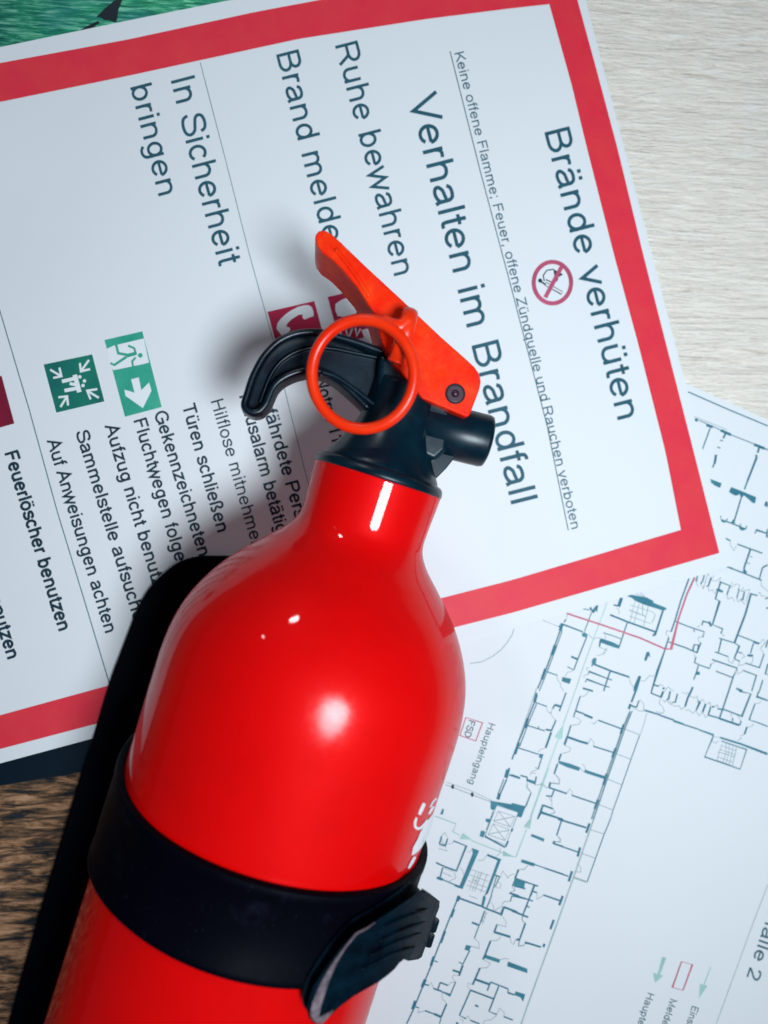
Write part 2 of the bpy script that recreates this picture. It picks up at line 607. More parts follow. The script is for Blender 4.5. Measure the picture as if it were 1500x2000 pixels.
# green printed sheet under the notice, seen top left
cover = thing('green_picture_print', 'glossy green brushed picture print peeking out under the notice at the top left corner', 'print')
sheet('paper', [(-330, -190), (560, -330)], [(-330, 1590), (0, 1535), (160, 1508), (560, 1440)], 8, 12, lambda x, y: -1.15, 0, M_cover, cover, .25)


# ------------------------------------------------------------------ floor plan sheet
def h_plan(x, y):
    return -0.7


plan = thing('floor_plan_sheet', 'white sheet with blue-green building floor plan, partly under the red-framed notice', 'floor plan')
pr = [(1250, 723), (1340, 750), (1500, 822), (1900, 1000)]
# top edge of the sheet from left to right, and its lower edge far below the frame
sheet('paper', [(820, 520), (1345, 751), (1500, 820), (1900, 1000)], [(300, 2190), (820, 2400), (1100, 2520), (1500, 2680)], 24, 24, h_plan, 0, M_plan, plan, .1)
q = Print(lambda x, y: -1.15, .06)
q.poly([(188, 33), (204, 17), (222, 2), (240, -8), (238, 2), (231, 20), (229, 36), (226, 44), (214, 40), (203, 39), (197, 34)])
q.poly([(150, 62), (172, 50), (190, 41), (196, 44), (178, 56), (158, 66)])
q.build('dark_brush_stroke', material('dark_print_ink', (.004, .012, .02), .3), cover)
LP = .07


def crop(ox, oy, s, pts):
    return [(ox + x / s, oy + y / s) for x, y in pts]


def parse(s):
    q = [tuple(float(a) for a in t.split(',')) for t in s.split()]
    return q


walls = Print(h_plan, LP + .03)
fills = Print(h_plan, LP + .10)
thin = Print(h_plan, LP - .04)
CROPS = {'A': (1050, 1100, 6), 'B': (1250, 1100, 6), 'C': (1250, 1350, 6), 'D': (1000, 1350, 6), 'E': (850, 1500, 6),
         'F': (1000, 1600, 6), 'G': (780, 1750, 6), 'H': (1300, 740, 7.5), 'I': (1340, 930, 9.375), 'J': (1220, 1800, 5.357), 'K': (850, 1380, 8.333)}
WALLS = """
A 3 245,745 305,720 530,805
A 7 290,705 265,790
A 3 265,790 190,1000 100,1240 0,1470
A 2 290,790 215,1000 125,1240 20,1500
A 6 205,960 165,1075
A 6 95,1235 50,1360
A 2.5 545,810 575,840
A 7 530,845 580,850
A 2.5 578,860 470,1130 425,1250 350,1215
A 4.5 395,1095 465,1125
A 2.5 105,1270 230,1315
A 2.5 310,695 328,660
A 1.8 635,570 550,800
A 2 535,535 610,550
A 5 615,520 650,570 700,500
A 2.5 690,570 705,495
A 3 890,490 950,500
A 7 985,405 950,510
A 4 850,605 1060,690 1380,805
A 4 1475,540 1375,850
A 3.5 1350,855 1395,800
A 2.5 1050,700 1000,850 950,1000
A 2 770,815 880,850 975,885
A 3.5 740,890 725,980
A 5 640,1165 680,1120
A 4 650,1180 740,1215 850,1260 1075,1335
A 2.5 635,1210 660,1140
A 2.5 595,1300 605,1270 800,1345 870,1370
A 2.5 560,1395 575,1360 790,1440 845,1455
A 4 530,1465 650,1500
A 3 850,1270 800,1420 775,1500
A 2.5 1490,1025 1400,1260 1335,1500
A 2.5 1365,1425 1420,1440
B 3 575,180 480,440 415,660 365,805
B 3 340,870 320,930 285,1040 215,1260 135,1500
B 2.5 420,685 560,740 755,805 735,870
B 3 340,925 520,985 670,1050 715,930
B 2.5 635,955 690,960 670,1050 620,1030 635,955
B 2 635,775 635,810
B 2.5 675,150 655,215
B 2.5 755,140 735,210 710,245
B 3 835,170 800,270 780,265
B 3 950,215 910,330 885,420 935,445 850,720 970,770 950,825
B 2.5 945,220 1055,265 1020,370
B 2.2 1165,300 1135,410
B 3 1225,335 1205,430 1180,425
B 3 1290,355 1375,380
B 4 1300,365 1235,600 1110,930
B 2.5 725,730 740,680 810,700
B 5 810,685 835,740
B 2.5 930,880 1110,935 1165,970 1105,1120
B 2.5 955,895 920,1045
B 2.5 880,1040 1035,1095
B 2.5 1145,1040 1200,1055
B 2.5 1105,1120 1170,1150
B 2.5 1150,845 1400,940
B 4 1330,925 1395,945
B 2.5 1330,940 1295,1060
B 5 1260,1080 1325,1085
B 2.5 1235,1170 1400,1225 1455,1065
B 3 845,1130 1140,1230 1090,1340 1040,1500
B 2.5 890,1265 1085,1340
B 2.5 655,1100 640,1165 690,1190 815,1235 835,1180
B 2.5 685,1200 660,1285 630,1365
B 7 655,1290 700,1290
B 2.5 1205,1255 1365,1315 1310,1500
B 2.5 170,1430 215,1445
B 4 265,1470 290,1465
B 4 620,1450 600,1500
B 4 1130,1470 1200,1495
B 2.5 1440,1370 1400,1500
B 3 1500,900 1475,990
B 3 1500,1180 1470,1300 1500,1305
B 3 1500,400 1470,420
B 4 1480,525 1500,528
B 3 1015,40 1200,110 1425,200
B 3 1235,0 1215,100
B 6 1215,80 1245,115
B 2.5 1500,20 1435,55 1400,185
C 3 125,20 245,70
C 2.5 130,20 140,0
C 4.5 275,0 245,75
C 3.5 355,0 335,95 315,95
C 3 440,30 415,130 385,130
C 4 600,0 560,80 530,180
C 3 675,125 705,125 660,220
C 4 770,150 735,245
C 3.5 845,180 870,185
C 3 830,185 800,280
C 3 800,280 940,320
C 4.5 930,320 1165,400
C 2.5 1170,400 1185,350
C 3 910,205 1000,220 1195,295 1300,30 1160,0
C 3 1040,0 970,210 935,310
C 2 1085,320 1085,370
C 3 1395,0 1370,65 1500,110
C 2.5 1350,145 1280,335 1400,375 1500,415
C 3.5 1255,420 1225,505
C 3.5 240,285 400,340
C 3 400,355 680,445
C 2 860,525 830,600 760,770 1175,915 1250,685 955,585
D 4 290,20 265,130
D 3 265,130 195,300 140,440 60,640 0,800
D 2 290,150 220,310 165,450 90,650
D 6 290,40 265,125
D 6 185,320 150,430
D 6 80,600 35,740
D 2.5 270,130 410,180
D 3 635,15 555,235
D 5 500,160 570,180
D 3 500,160 475,210
D 2.5 175,400 385,465
D 2 315,410 305,440
D 4 395,450 460,460
D 3 515,340 460,470
D 4.5 460,480 395,665
D 2.5 75,665 310,740
D 2.5 360,750 305,915 275,895
D 4.5 0,985 95,1020
D 3 105,990 180,1010 180,1045
D 3 285,1000 270,1085
D 2 225,1190 150,1370
D 2.5 800,60 745,235 720,300
D 3.5 745,230 850,270
D 5 850,275 945,315
D 3 1010,340 1280,440
D 3 690,400 650,530
D 4.5 650,530 615,630
D 5 660,540 800,590 890,615
D 3 955,645 1190,720
D 3.5 575,735 550,810
D 3.5 535,850 495,970
D 4.5 450,1070 435,1130
D 3.5 435,1130 640,1200
D 3 495,1160 465,1235 400,1225
D 3 700,1220 980,1315
D 3 350,1335 480,1380
D 3 360,1335 300,1500
D 4 340,1415 580,1500
D 4 1450,0 1400,130
D 3.5 1400,170 1460,190
D 2.5 1460,190 1490,110
D 2 1385,230 1300,430 1210,690 1100,1000 1000,1300 930,1500
D 1.8 1410,230 1325,440 1235,700 1125,1010 1020,1320 950,1500
D 5 1390,150 1370,210
D 5 1310,390 1275,500
D 5 1215,670 1175,780
D 5 1110,970 1070,1100
D 5 1010,1270 970,1380
D 1.6 1495,520 1395,800 1290,1100 1185,1395 1155,1500
E 4 870,0 840,120
E 3 840,130 760,310
E 2 805,130 735,310
E 7 850,20 825,115
E 7 755,300 735,370
E 4 870,80 990,120
E 2.5 1000,85 1080,110
E 2 1125,290 1065,450
E 2 680,510 600,730
E 4 580,800 820,930
E 4 855,855 825,925
E 4.5 905,710 895,745
E 3 215,855 365,915 245,1215
E 3.5 10,1110 120,1160 245,1205
E 3 75,800 50,890 120,910 145,830
E 3 90,1165 55,1290
E 6 20,1285 90,1310
E 2.5 90,1310 230,1370
E 5 230,1375 300,1400
E 5 610,1020 750,1075
E 3 980,1195 935,1290
E 3 930,1290 1160,1370 1205,1385
E 3 905,1390 945,1290
E 4 925,1380 1055,1415
E 3 1165,1380 1120,1500
E 2.5 1140,1445 1195,1465
E 4 870,1465 980,1500
E 6 1010,1090 1160,1140
E 2 1170,1135 1290,1175
E 3 1290,1175 1500,1245
E 3 1245,520 1200,600
E 3 1265,435 1240,520
E 3 1265,435 1380,475
E 4 1240,525 1500,605
E 2.5 1480,620 1425,785
E 4 1380,885 1400,860
E 3 1390,885 1500,920
E 3 700,1255 755,1275
E 2 720,1270 655,1500
E 2 755,1275 700,1400
F 4 540,0 870,100
F 3 580,20 525,190
F 3 480,285 770,385
F 5 485,285 500,260
F 3 385,575 660,670
F 3.5 75,590 45,680
F 3 150,735 260,770 300,785
F 3 260,775 200,940 130,1115
F 2.5 245,845 295,860
F 3 0,880 245,960
F 2.5 175,1020 210,1035
F 4 0,1075 190,1150
F 3 160,1220 90,1410
F 5 55,1410 90,1415
F 3.5 370,890 560,955
F 4 160,1445 340,1500
F 1.8 1155,0 1080,180 980,460 880,740
F 5 910,50 870,160
F 5 800,330 770,440
F 5 705,610 665,730
F 5 595,900 555,1010
F 5 490,1180 450,1290
F 5 380,1460 370,1500
G 3 690,20 590,260 480,540 380,800 270,1070 170,1320 85,1500
G 7 700,0 680,60
G 6 640,155 605,250
G 6 535,410 485,550
G 6 405,710 370,820
G 7 305,980 265,1070
G 7 190,1230 155,1330
G 4 700,25 960,120 1020,150 1180,210
G 2.5 410,760 450,775
G 2.5 1080,0 1020,150
G 2 1000,170 940,340
G 2.2 935,345 880,495
G 4.5 850,310 935,345
G 2.5 825,640 745,800
G 2 695,775 745,800
G 4.5 745,810 700,935
G 4.5 625,870 700,895
G 4.5 1225,130 1380,190
G 3 1370,190 1500,245
G 5 1225,130 1190,230
G 2.5 1320,0 1300,65
G 2.5 1320,0 1500,40
G 3 1500,100 1450,215
G 3.5 1145,335 1110,430
G 5 1115,425 1300,480
G 3 1475,320 1405,520 1370,510
G 4 1070,525 1010,680 980,745
G 4.5 1470,545 1500,555
G 4 945,845 860,1040
G 5 895,980 1050,1035
G 3 1070,1010 1030,1110
G 3 1070,1010 1275,1090 1275,1135 1350,1160
G 3 1165,1060 1050,1355 1140,1390
G 3.5 835,1105 1100,1205
G 3 835,1105 705,1400 780,1440
G 3 1225,1415 1330,1455
G 3 480,1015 570,1050
G 3 480,1015 450,1100
G 3.5 400,1085 500,1120
G 2.5 660,1010 590,1180
G 3 295,1035 345,1050
G 3.5 555,1265 490,1420
G 3 300,1345 410,1385
G 5 410,1385 490,1420
G 2.5 185,1300 230,1310
G 2 490,1430 470,1500
G 3 835,1460 940,1500
G 5 665,1490 690,1500
H 2 490,605 830,760
H 6 600,675 690,705
H 6.5 430,600 475,605
H 6 810,755 960,820
H 2 960,820 1290,950
H 6 1295,960 1450,1020
H 3 1450,1020 1500,1040
H 2.5 655,720 540,1030
H 4 880,800 845,870
H 2.5 800,900 840,905
H 2.5 760,1000 805,1015
H 5 740,1110 720,1240
H 3 715,1240 690,1300
H 4 1370,1010 1350,1085
H 4 1325,1110 1335,1150 1200,1500
H 2.8 330,190 900,440 1500,690
I 3 1160,0 1070,240
I 3 1010,400 880,830
I 3 620,790 830,860 1090,970
I 2 640,725 625,790
I 2 755,775 740,820
I 2 1005,870 985,920
I 2.2 1110,910 1090,975
I 3 1265,1050 1290,985 1470,1045
I 3 680,1120 810,1180
I 3 940,1245 1170,1330 1395,1410
I 3.5 1180,1340 1060,1688
I 1.6 1170,1465 1215,1485
I 1.6 1110,1575 1170,1610
I 3 740,1660 850,1688
"""
FILLS = """
A 1050,385 1100,370 1270,400 1290,415 1350,440 1360,465 1500,520 1500,550 1440,545 1260,490 1140,440 1110,410
A 525,820 550,810 590,835 575,870 520,850
A 745,880 890,930 960,965 950,1000 890,985 740,930
A 290,1335 395,1355 375,1415 285,1385
A 640,1140 660,1110 690,1115 685,1175 640,1180
A 1185,1320 1215,1325 1165,1500 1125,1500 1130,1450
A 1280,1040 1310,1040 1320,1105 1300,1085 1275,1145 1250,1140
B 1300,540 1310,530 270,490 60,400 0,400 0,450 240,550
B 900,300 930,300 975,325 970,345 905,330
C 60,215 240,270 250,295 180,270 55,235
C 390,335 510,375 500,390 390,355
C 665,435 870,505 860,525 690,460
C 945,535 1190,610 1500,725 1490,750 1180,630 940,555
D 545,815 680,850 800,895 785,935 640,890 545,845
D 855,920 1100,1000 1095,1035 850,955
D 320,735 370,740 350,790 315,775
D 175,1030 270,1060 270,1095 170,1055
D 0,1310 155,1350 100,1480 75,1470 80,1430 0,1390
E 650,385 1060,455 1010,580 960,570 975,520 730,435 685,500 650,480
E 1070,125 1170,155 1195,100 1175,195 1070,150
E 595,595 645,600 625,645 590,625
E 540,735 590,745 565,815 520,800
E 435,940 515,970 320,1420 280,1400 440,1010
E 740,1065 775,1065 620,1470 580,1500
E 85,480 105,485 90,545 60,545
E 1130,780 1280,835 1265,860 1120,800
E 1010,1075 1170,1130 1165,1145 1010,1100
E 940,1290 1055,1330 1040,1410 905,1370
F 235,175 380,230 370,265 225,200
F 125,475 270,520 260,545 110,500
F 35,685 155,735 140,815 20,770
G 785,575 845,590 815,645 765,630
G 1010,690 1180,745 1170,785 985,725
G 1275,770 1500,855 1500,905 1265,825
G 1365,1120 1475,1155 1450,1240 1420,1190 1350,1160
G 510,1120 600,1150 585,1175 500,1130
G 885,1280 905,1275 935,1295 920,1305 890,1295
G 1000,0 985,0 960,120 985,125 1015,20
I 425,10 445,50 650,130 625,215 520,170 490,130 440,150 415,45
I 830,200 1060,290 1285,385 1265,490 1230,495 1110,390 1060,350 1010,410 985,320 950,350 890,355 790,290
I 1460,460 1500,470 1500,570 1435,545
I 830,850 870,790 905,870
I 635,800 730,820 710,855 640,830
I 975,935 1100,970 1040,1000 990,980
I 1500,950 1500,1130 1465,1120 1475,1010
"""
THIN = """
A 1 60,670 240,740
A 1 600,835 650,890
A 1 660,890 700,870 740,880
A 1 815,990 760,1070 690,1085
A 1 725,985 815,1020 770,1070
A 1 350,600 330,680
A 1 925,510 955,560 955,600
A 1 230,1310 235,1370 270,1410 270,1450 310,1500
A 1 420,1260 350,1280 320,1330
A 1 600,1215 570,1240 600,1270
A 1 600,1300 540,1320 545,1350
A 1 1075,1335 1085,1400 1130,1460
A 1 1370,1320 1310,1320 1250,1385 1215,1375
A 1 785,830 800,870 790,890
B 1 680,180 660,240 690,275
B 1 710,240 740,300 800,120 830,170
B 1 800,270 810,330 850,310 880,360 900,300
B 1 870,140 830,200 900,210 945,165 930,230
B 1 1080,220 1060,290 1130,240 1170,260 1150,310
B 1 1020,370 1030,420 1080,400 1110,450
B 1 1140,410 1150,460 1180,430 1230,485
B 1 1215,280 1180,330 1290,310 1260,380 1240,460
B 1 365,805 315,790 300,830 340,865
B 1 700,730 670,750
B 1 735,860 680,870 690,920 715,935
B 1 975,860 985,850 955,830
B 1 1035,1100 1040,1150 1080,1175 1100,1130
B 1 1170,1150 1150,1200 1220,1190 1235,1170
B 1 1200,1060 1230,1090 1190,1120
B 1 1325,1100 1320,1150 1290,1190
B 1 1140,1230 1140,1300 1200,1270
B 1 1400,940 1450,890 1470,930 1410,1000 1455,1065
B 1 1380,370 1400,340 1430,390 1470,380
B 1 1425,200 1420,260 1500,330
B 1 835,1180 880,1160 890,1140
B 1 660,1100 630,1070
B 1 215,1445 240,1420 280,1440
B 1 290,1500 330,1450 400,1500
C 1 0,100 45,150 45,235
C 1 0,235 60,230
C 1 245,80 225,140 270,190 285,240 265,260 190,240
C 1 270,100 290,130 310,100 360,160 385,130
C 1 350,110 370,155 410,180 460,170 480,215 530,185
C 1 490,10 530,30 560,20 590,60
C 1 590,60 640,80 670,60 680,120
C 1 530,230 570,215 620,260 660,225
C 1 690,120 740,100 760,140
C 1 660,225 690,290 735,250
C 1 740,250 770,310 800,280
C 1 780,150 820,130 830,180
C 1 870,185 910,160 915,205
C 1 1065,265 1070,290 1095,330
C 1 1130,270 1160,310 1185,350
C 1 1350,145 1400,140 1420,110
C 1 1255,420 1310,410 1330,380
C 1 1225,505 1180,520 1190,550 1145,580
C 1 860,530 845,590 880,610 920,585
C 1 80,260 40,400 0,520
C 1 855,530 945,545
C 1 960,620 940,690 905,790 895,820
C 1 1010,600 1005,730 965,850
C 1 1050,620 1035,740 1005,860
C 1 1090,640 1075,750 1040,870
C 1.2 1130,660 1110,760 1080,880
C 1 960,640 1130,700
C 1.2 910,710 1110,770
C 1.2 910,770 1080,830
C 1 930,680 1120,745
C 1 905,810 1070,870
D 1 800,60 850,60 900,0
D 1 405,190 420,240 450,260 470,220 455,260 480,310 515,340
D 1 720,300 780,320 810,350 780,390 695,400
D 1 930,370 960,385 1000,345
D 1 895,610 920,555 960,600 955,640
D 1 615,635 690,665 670,710 575,735
D 1 820,850 850,880 865,920 845,950 800,900
D 1 385,670 330,685 305,715
D 1 300,920 230,940 220,970
D 1 500,970 550,1030 550,1085 450,1070
D 1 180,1060 170,1110 225,1185
D 1 270,1100 330,1095 360,1065
D 1 360,1080 400,1130 435,1130
D 1 640,1200 680,1140 705,1180 705,1220
D 1 430,1240 465,1290 465,1345
D 1 480,1380 510,1420 480,1435
D 1.3 1310,440 1495,510
D 1.3 1225,735 1395,800
D 1.3 1125,1030 1290,1100
D 1.3 1020,1330 1185,1395
D 1 1410,195 1500,235
E 1 130,165 430,270 660,380
E 1.5 120,195 420,310 650,395
E 1 1180,60 1120,60 1115,90
E 1 1415,80 1460,130 1455,190 1365,180
E 1 1090,190 1070,230 1125,290
E 1 1170,200 1240,195 1260,180
E 1 1260,200 1310,235
E 1.2 720,440 975,520 830,900 580,805 720,440
E 1.3 740,505 880,690
E 1.3 930,570 685,620
E 1.3 680,660 820,850
E 1.3 865,730 620,775
E 1 740,505 935,570 880,690 685,625 740,505
E 1 680,655 870,720 815,850 620,780 680,655
E 1 115,755 145,820 120,900 85,880 75,800 115,755
E 1.2 45,910 110,915 140,970 40,945
E 1 220,865 180,890 145,885
E 1 440,940 400,990 365,975
E 1 595,1025 570,1080 500,1085
E 1 760,930 760,1000 710,1040
E 1 1085,1145 1040,1190 980,1190
E 1 790,1205 860,1290 840,1290
E 1 930,1240 870,1260 850,1290
E 1 790,1210 760,1290
E 1 730,1330 770,1360 760,1410 715,1400
E 1 290,1165 330,1210 330,1250
E 1.2 90,1225 195,1275
E 1 225,1220 240,1290 160,1330
E 1 80,1165 215,1215
E 1 420,1190 640,1265
E 1 400,1250 620,1330
E 1 385,1320 600,1400
E 1 370,1370 580,1450
E 1.3 550,1215 460,1445
E 1 480,1210 400,1430
E 1 610,1240 530,1460
E 1 515,1230 430,1440
E 1.6 435,1310 500,1330
E 1 1365,345 1365,430
E 1 1385,480 1405,520 1350,535
E 1 1425,785 1470,850 1420,870
E 1 930,1390 930,1440 875,1460
F 1 525,190 570,230 570,270 500,260
F 1 760,520 805,560 805,620 740,615
F 1.3 270,530 385,570
F 1 185,540 150,585 80,590
F 1 295,865 290,940 370,890
F 1 120,1130 115,1180 160,1220
F 1 95,1420 75,1480 140,1480 160,1445
F 1 0,800 40,830 0,850
F 1.3 915,120 1080,175
F 1.3 815,400 980,460
G 1 1070,70 1105,120 1105,180
G 1 1110,180 1160,140 1215,120
G 1 1200,100 1230,65 1290,65
G 1 1205,235 1250,300 1250,360 1150,335
G 1 1010,180 960,310
G 1 1025,190 970,330
G 1 1000,200 1030,210
G 1 985,240 1015,255
G 1 965,290 1000,300
G 1 1450,220 1440,290 1475,320
G 1 880,495 935,550 935,615 845,590
G 1 1075,525 1150,520 1190,480
G 1 1300,485 1310,550 1340,570 1365,510
G 1 1405,520 1390,590 1450,585 1480,550
G 1 1180,750 1240,730 1285,740
G 1 985,745 1070,790 1030,840 945,845
G 1 695,935 630,925 620,960 660,1010
G 1 860,1040 800,1020 800,1060 835,1100
G 1 570,1050 600,1015 660,1010
G 1 345,1050 370,1015 400,1080
G 1 500,1130 500,1200 555,1260
G 1 230,1310 215,1370 300,1345
G 1 780,1440 800,1400 835,1460
G 1 1140,1390 1180,1315 1230,1370 1225,1415
G 1 1140,1400 1080,1450 1000,1460 980,1500
G 1 710,1440 750,1460 740,1490
G 1.2 820,0 910,30
H 1.2 415,550 900,745
I 1 815,1185 810,1270 880,1365 920,1280
I 1.6 1390,1688 1440,1640 1500,1620
A 1 1085,490 1310,560
A 1 1075,620 1330,710
A 1.8 1075,550 1270,625
A 1 1140,450 1080,700
A 1 1190,470 1130,700
A 1.4 1230,480 1230,600
A 1 1300,500 1240,740
A 1 1310,560 1360,580 1380,610 1340,700
A 1 1150,355 1250,390
A 1 1200,340 1260,390
"""


def feed(txt, target, is_fill=False):
    for ln in txt.strip().splitlines():
        p = ln.split()
        ox, oy, s = CROPS[p[0]]
        if is_fill:
            target.poly(crop(ox, oy, s, parse(' '.join(p[1:]))))
        else:
            target.line(crop(ox, oy, s, parse(' '.join(p[2:]))), float(p[1]) * (.86 if target is walls else 1.0))


feed(WALLS, walls)
FILLS = '\n'.join(l for l in FILLS.strip().splitlines() if not l.startswith('B 1300,540'))
feed(FILLS + "\nB 0,455 0,405 60,420 75,400 155,440 150,465 315,530 300,550 250,550", fills, True)
feed(THIN, thin)
# long arc of a door swing beside the bottle
thin.line([(918, 1296), (940, 1293), (962, 1282), (980, 1268), (992, 1253), (1001, 1238), (1004, 1228)], 1.4)
o = walls.build('wall_outline_print', M_plan_ink, plan); o['kind'] = 'stuff'
o = fills.build('solid_wall_print', M_plan_fill, plan); o['kind'] = 'stuff'
o = thin.build('fine_line_print', M_plan_thin, plan); o['kind'] = 'stuff'

pale = Print(h_plan, LP - .01)
pale.line(crop(*CROPS['A'], [(815, 460), (710, 740), (650, 900), (530, 1230), (440, 1500)]), 1.6)
pale.line(crop(*CROPS['D'], [(740, 0), (600, 390)]), 1.6)
pale.line(crop(*CROPS['D'], [(540, 570), (350, 1090), (215, 1480)]), 2)
pale.line(crop(*CROPS['E'], [(1330, 0), (1125, 570)]), 2)
pale.line(crop(*CROPS['E'], [(1070, 720), (945, 1045), (770, 985), (420, 850)]), 2)
pale.line(crop(*CROPS['E'], [(0, 565), (245, 655), (205, 745), (290, 790)]), 2)
pale.build('escape_route_line', M_plan_pale, plan)
for pts in ([(605, 390), (590, 550), (555, 570), (500, 535)],):
    q = Print(h_plan, LP + .01); q.poly(crop(*CROPS['D'], pts)); q.build('route_arrow', M_plan_pale, plan)
for pts in ([(1135, 565), (1110, 715), (1035, 690)], [(325, 760), (430, 840), (285, 835)], [(800, 970), (920, 1045), (790, 1030)]):
    q = Print(h_plan, LP + .01); q.poly(crop(*CROPS['E'], pts)); q.build('route_arrow', M_plan_pale, plan)
for sh, hd in (([(395, 370), (435, 380), (372, 556), (345, 548)], [(295, 535), (405, 565), (318, 640)]),
               ([(898, 475), (906, 477), (836, 660), (826, 657)], [(790, 652), (865, 672), (778, 805)])):
    q = Print(h_plan, LP + .01); q.poly(crop(*CROPS['J'], sh)); q.poly(crop(*CROPS['J'], hd)); q.build('legend_arrow', M_plan_pale, plan)
grey = Print(h_plan, LP - .02)
grey.line([(1231, 1392), (1217, 1425), (1163, 1590), (1125, 1700), (1075, 1840), (1030, 1965), (1018, 2000), (1000, 2050)], 2.6)
grey.line(crop(*CROPS['F'], [(715, 680), (870, 735)]), 3.5)
grey.line([(1500, 1727), (1472, 1800), (1399, 2000), (1380, 2050)], 1.2)
grey.line([(1048, 1345), (1003, 1475)], 2)
grey.build('window_band_print', M_plan_grey, plan)
rd = Print(h_plan, LP + .08)
rd.line([(1107, 1198), (1180, 1222), (1250, 1246), (1298, 1267), (1311, 1268), (1325, 1210), (1342, 1160), (1357, 1128)], 3.2)
rd.build('red_boundary_line', M_plan_red, plan)
rd = Print(h_plan, LP)
rd.line(crop(*CROPS['J'], [(595, 420), (710, 450), (610, 720), (500, 690)]), 2.2, True)
rd.build('legend_frame', M_plan_red, plan)
rd = Print(h_plan, LP)
rd.line(crop(*CROPS['K'], [(500, 180), (770, 265), (660, 560), (400, 470)]), 2.0, True)
rd.build('box_frame', M_plan_red, plan)
col = Print(h_plan, LP + .02)
for x, y in ((205, 220), (434, 312)):
    col.disc((850 + x / 6, 1500 + y / 6), 3.0, 10, 4.5)
col.build('column_print', M_ink, plan)
lettering('FSD', ('', (916.5, 1405)), ('FSD', (906, 1439)), 13, h_plan, LP + .02, M_ink, plan)
lettering('Haupteingang', ('', (955.4, 1410)), ('Haupteingang', (914, 1531)), 13.3, h_plan, LP, M_inkthin, plan)
lettering('Halle 2', ('Ha', (1484, 1832)), ('Halle 2', (1457, 1911)), 26, h_plan, LP, M_inkthin, plan)
lettering('Haupteingang', ('', (1265.7, 1937)), ('Haup', (1250, 1985)), 14, h_plan, LP, M_inkthin, plan)
lettering('Meldebereich', ('', (1310, 1949)), ('Mel', (1299.3, 1980)), 14, h_plan, LP, M_inkthin, plan)
lettering('Einsatzort', ('', (1352.5, 1963)), ('Ein', (1344, 1989)), 14, h_plan, LP, M_inkthin, plan)


# ------------------------------------------------------------------ fire safety notice
def bump(x, y, cx, cy, rx, ry):
    return math.exp(-((x - cx) / rx) ** 2 - ((y - cy) / ry) ** 2)


def h_note(x, y):
    # slight curl and waves of the paper, strongest at the left
    z = 0.0
    z += 2.6 * bump(x, y, -118, 128, 26, 32) - 0.9 * bump(x, y, -92, 100, 18, 18)
    z += 1.2 * bump(x, y, -60, 175, 50, 22)
    z += 0.7 * bump(x, y, -125, 15, 22, 30)
    z += 0.22 * math.sin(x / 17.0 + y / 41.0) * math.sin(y / 23.0 + 1.3)
    z = max(z, -0.35)
    return z


notice = thing('fire_safety_notice', 'large white notice sheet with broad red frame, German fire rules and safety signs', 'notice')
T = [(-260, 146), (0, 92), (250, 40), (450, 0), (700, -45), (1000, -88), (1118, -100)]
Bt = [(-200, 1545), (0, 1491), (182, 1442), (897, 1253), (1186, 1175), (1431, 1104)]
sheet('paper', T, Bt, 90, 90, h_note, 0, M_paper, notice, .1)
LN = .09
sheet('frame_bar', [(-260, 170), (0, 123), (250, 77), (500, 23), (623, 0), (750, -22), (1000, -52), (1111, -62)],
      [(-260, 248), (0, 199), (250, 148), (500, 94), (583, 76), (833, 37), (1000, 16), (1073, 8)], 70, 5, h_note, LN, M_red, notice)
sheet('frame_bar', [(1073, 8), (1117, 167), (1145, 283), (1200, 500), (1247, 673), (1300, 883), (1330, 1035)],
      [(1111, -62), (1167, 143), (1207, 293), (1257, 500), (1298, 660), (1357, 890), (1405, 1080)], 40, 5, h_note, LN, M_red, notice)
sheet('frame_bar', [(-260, 1468), (0, 1397), (208, 1340), (875, 1165), (1000, 1133), (1330, 1035)],
      [(-260, 1530), (0, 1463), (190, 1413), (897, 1223), (1000, 1197), (1405, 1080)], 60, 5, h_note, LN, M_red, notice)


def note_text(txt, a0, a1, cap, mat=None, bow=0, off=0.0):
    return lettering(txt, a0, a1, cap, h_note, LN, mat or M_ink, notice, bow, 0 if off < .005 else 1 if off < .02 else 2)


note_text('Brände verhüten', ('', (1062, 253)), ('Brände verhüten', (1208, 826)), 50, mat=M_ink_lit)
note_text('Keine offene Flamme; Feuer, offene Zündquelle und Rauchen verboten', ('', (887, 102)),
          ('Keine offene Flamme; Feuer, offene Zündquelle und Rauchen verboten', (1117, 1036)), 19, M_inkthin, 2)
u = Print(h_note, LN)
u.line([(879, 100), (938, 334), (1000, 567), (1069, 833), (1110, 1036)], 1.8)
u.build('underline', M_inkthin, notice)
note_text('Verhalten im Brandfall', ('', (799, 190)), ('Verhalten im Brandfall', (1000, 991)), 54, mat=M_ink_lit)
note_text('Ruhe bewahren', ('', (653, 85)), ('Ruhe bewahren', (771, 544)), 45, bow=1, mat=M_ink_lit)
note_text('Brand melden', ('', (538, 102)), ('Brand meld', (624, 441)), 45, mat=M_ink_lit)
note_text('In Sicherheit', ('', (332, 152)), ('In Sicherheit', (428, 521)), 48, bow=-2, mat=M_ink_lit)
note_text('bringen', ('', (253, 167)), ('bringen', (311, 388)), 43, mat=M_ink_lit)
note_text('Notruf 112', ('', (615, 739)), ('Notruf 11', (649, 868)), 25, off=.01)
note_text('Gefährdete Personen warnen', ('Ge', (515, 802)), ('Gefährdete ', (556, 942)), 26, off=.012)
note_text('Hausalarm betätigen', ('Ha', (478, 815)), ('Hausalarm ', (513, 943)), 26, off=.012)
note_text('Hilflose mitnehmen', ('', (411, 782)), ('Hilflose ', (446, 905)), 25, off=.004)
note_text('Türen schließen', ('', (355, 792)), ('Türen schließen', (425, 1042)), 26, off=.008)
note_text('Gekennzeichneten', ('', (300, 806)), ('Gekennzeichneten', (389, 1089)), 26, off=.008)
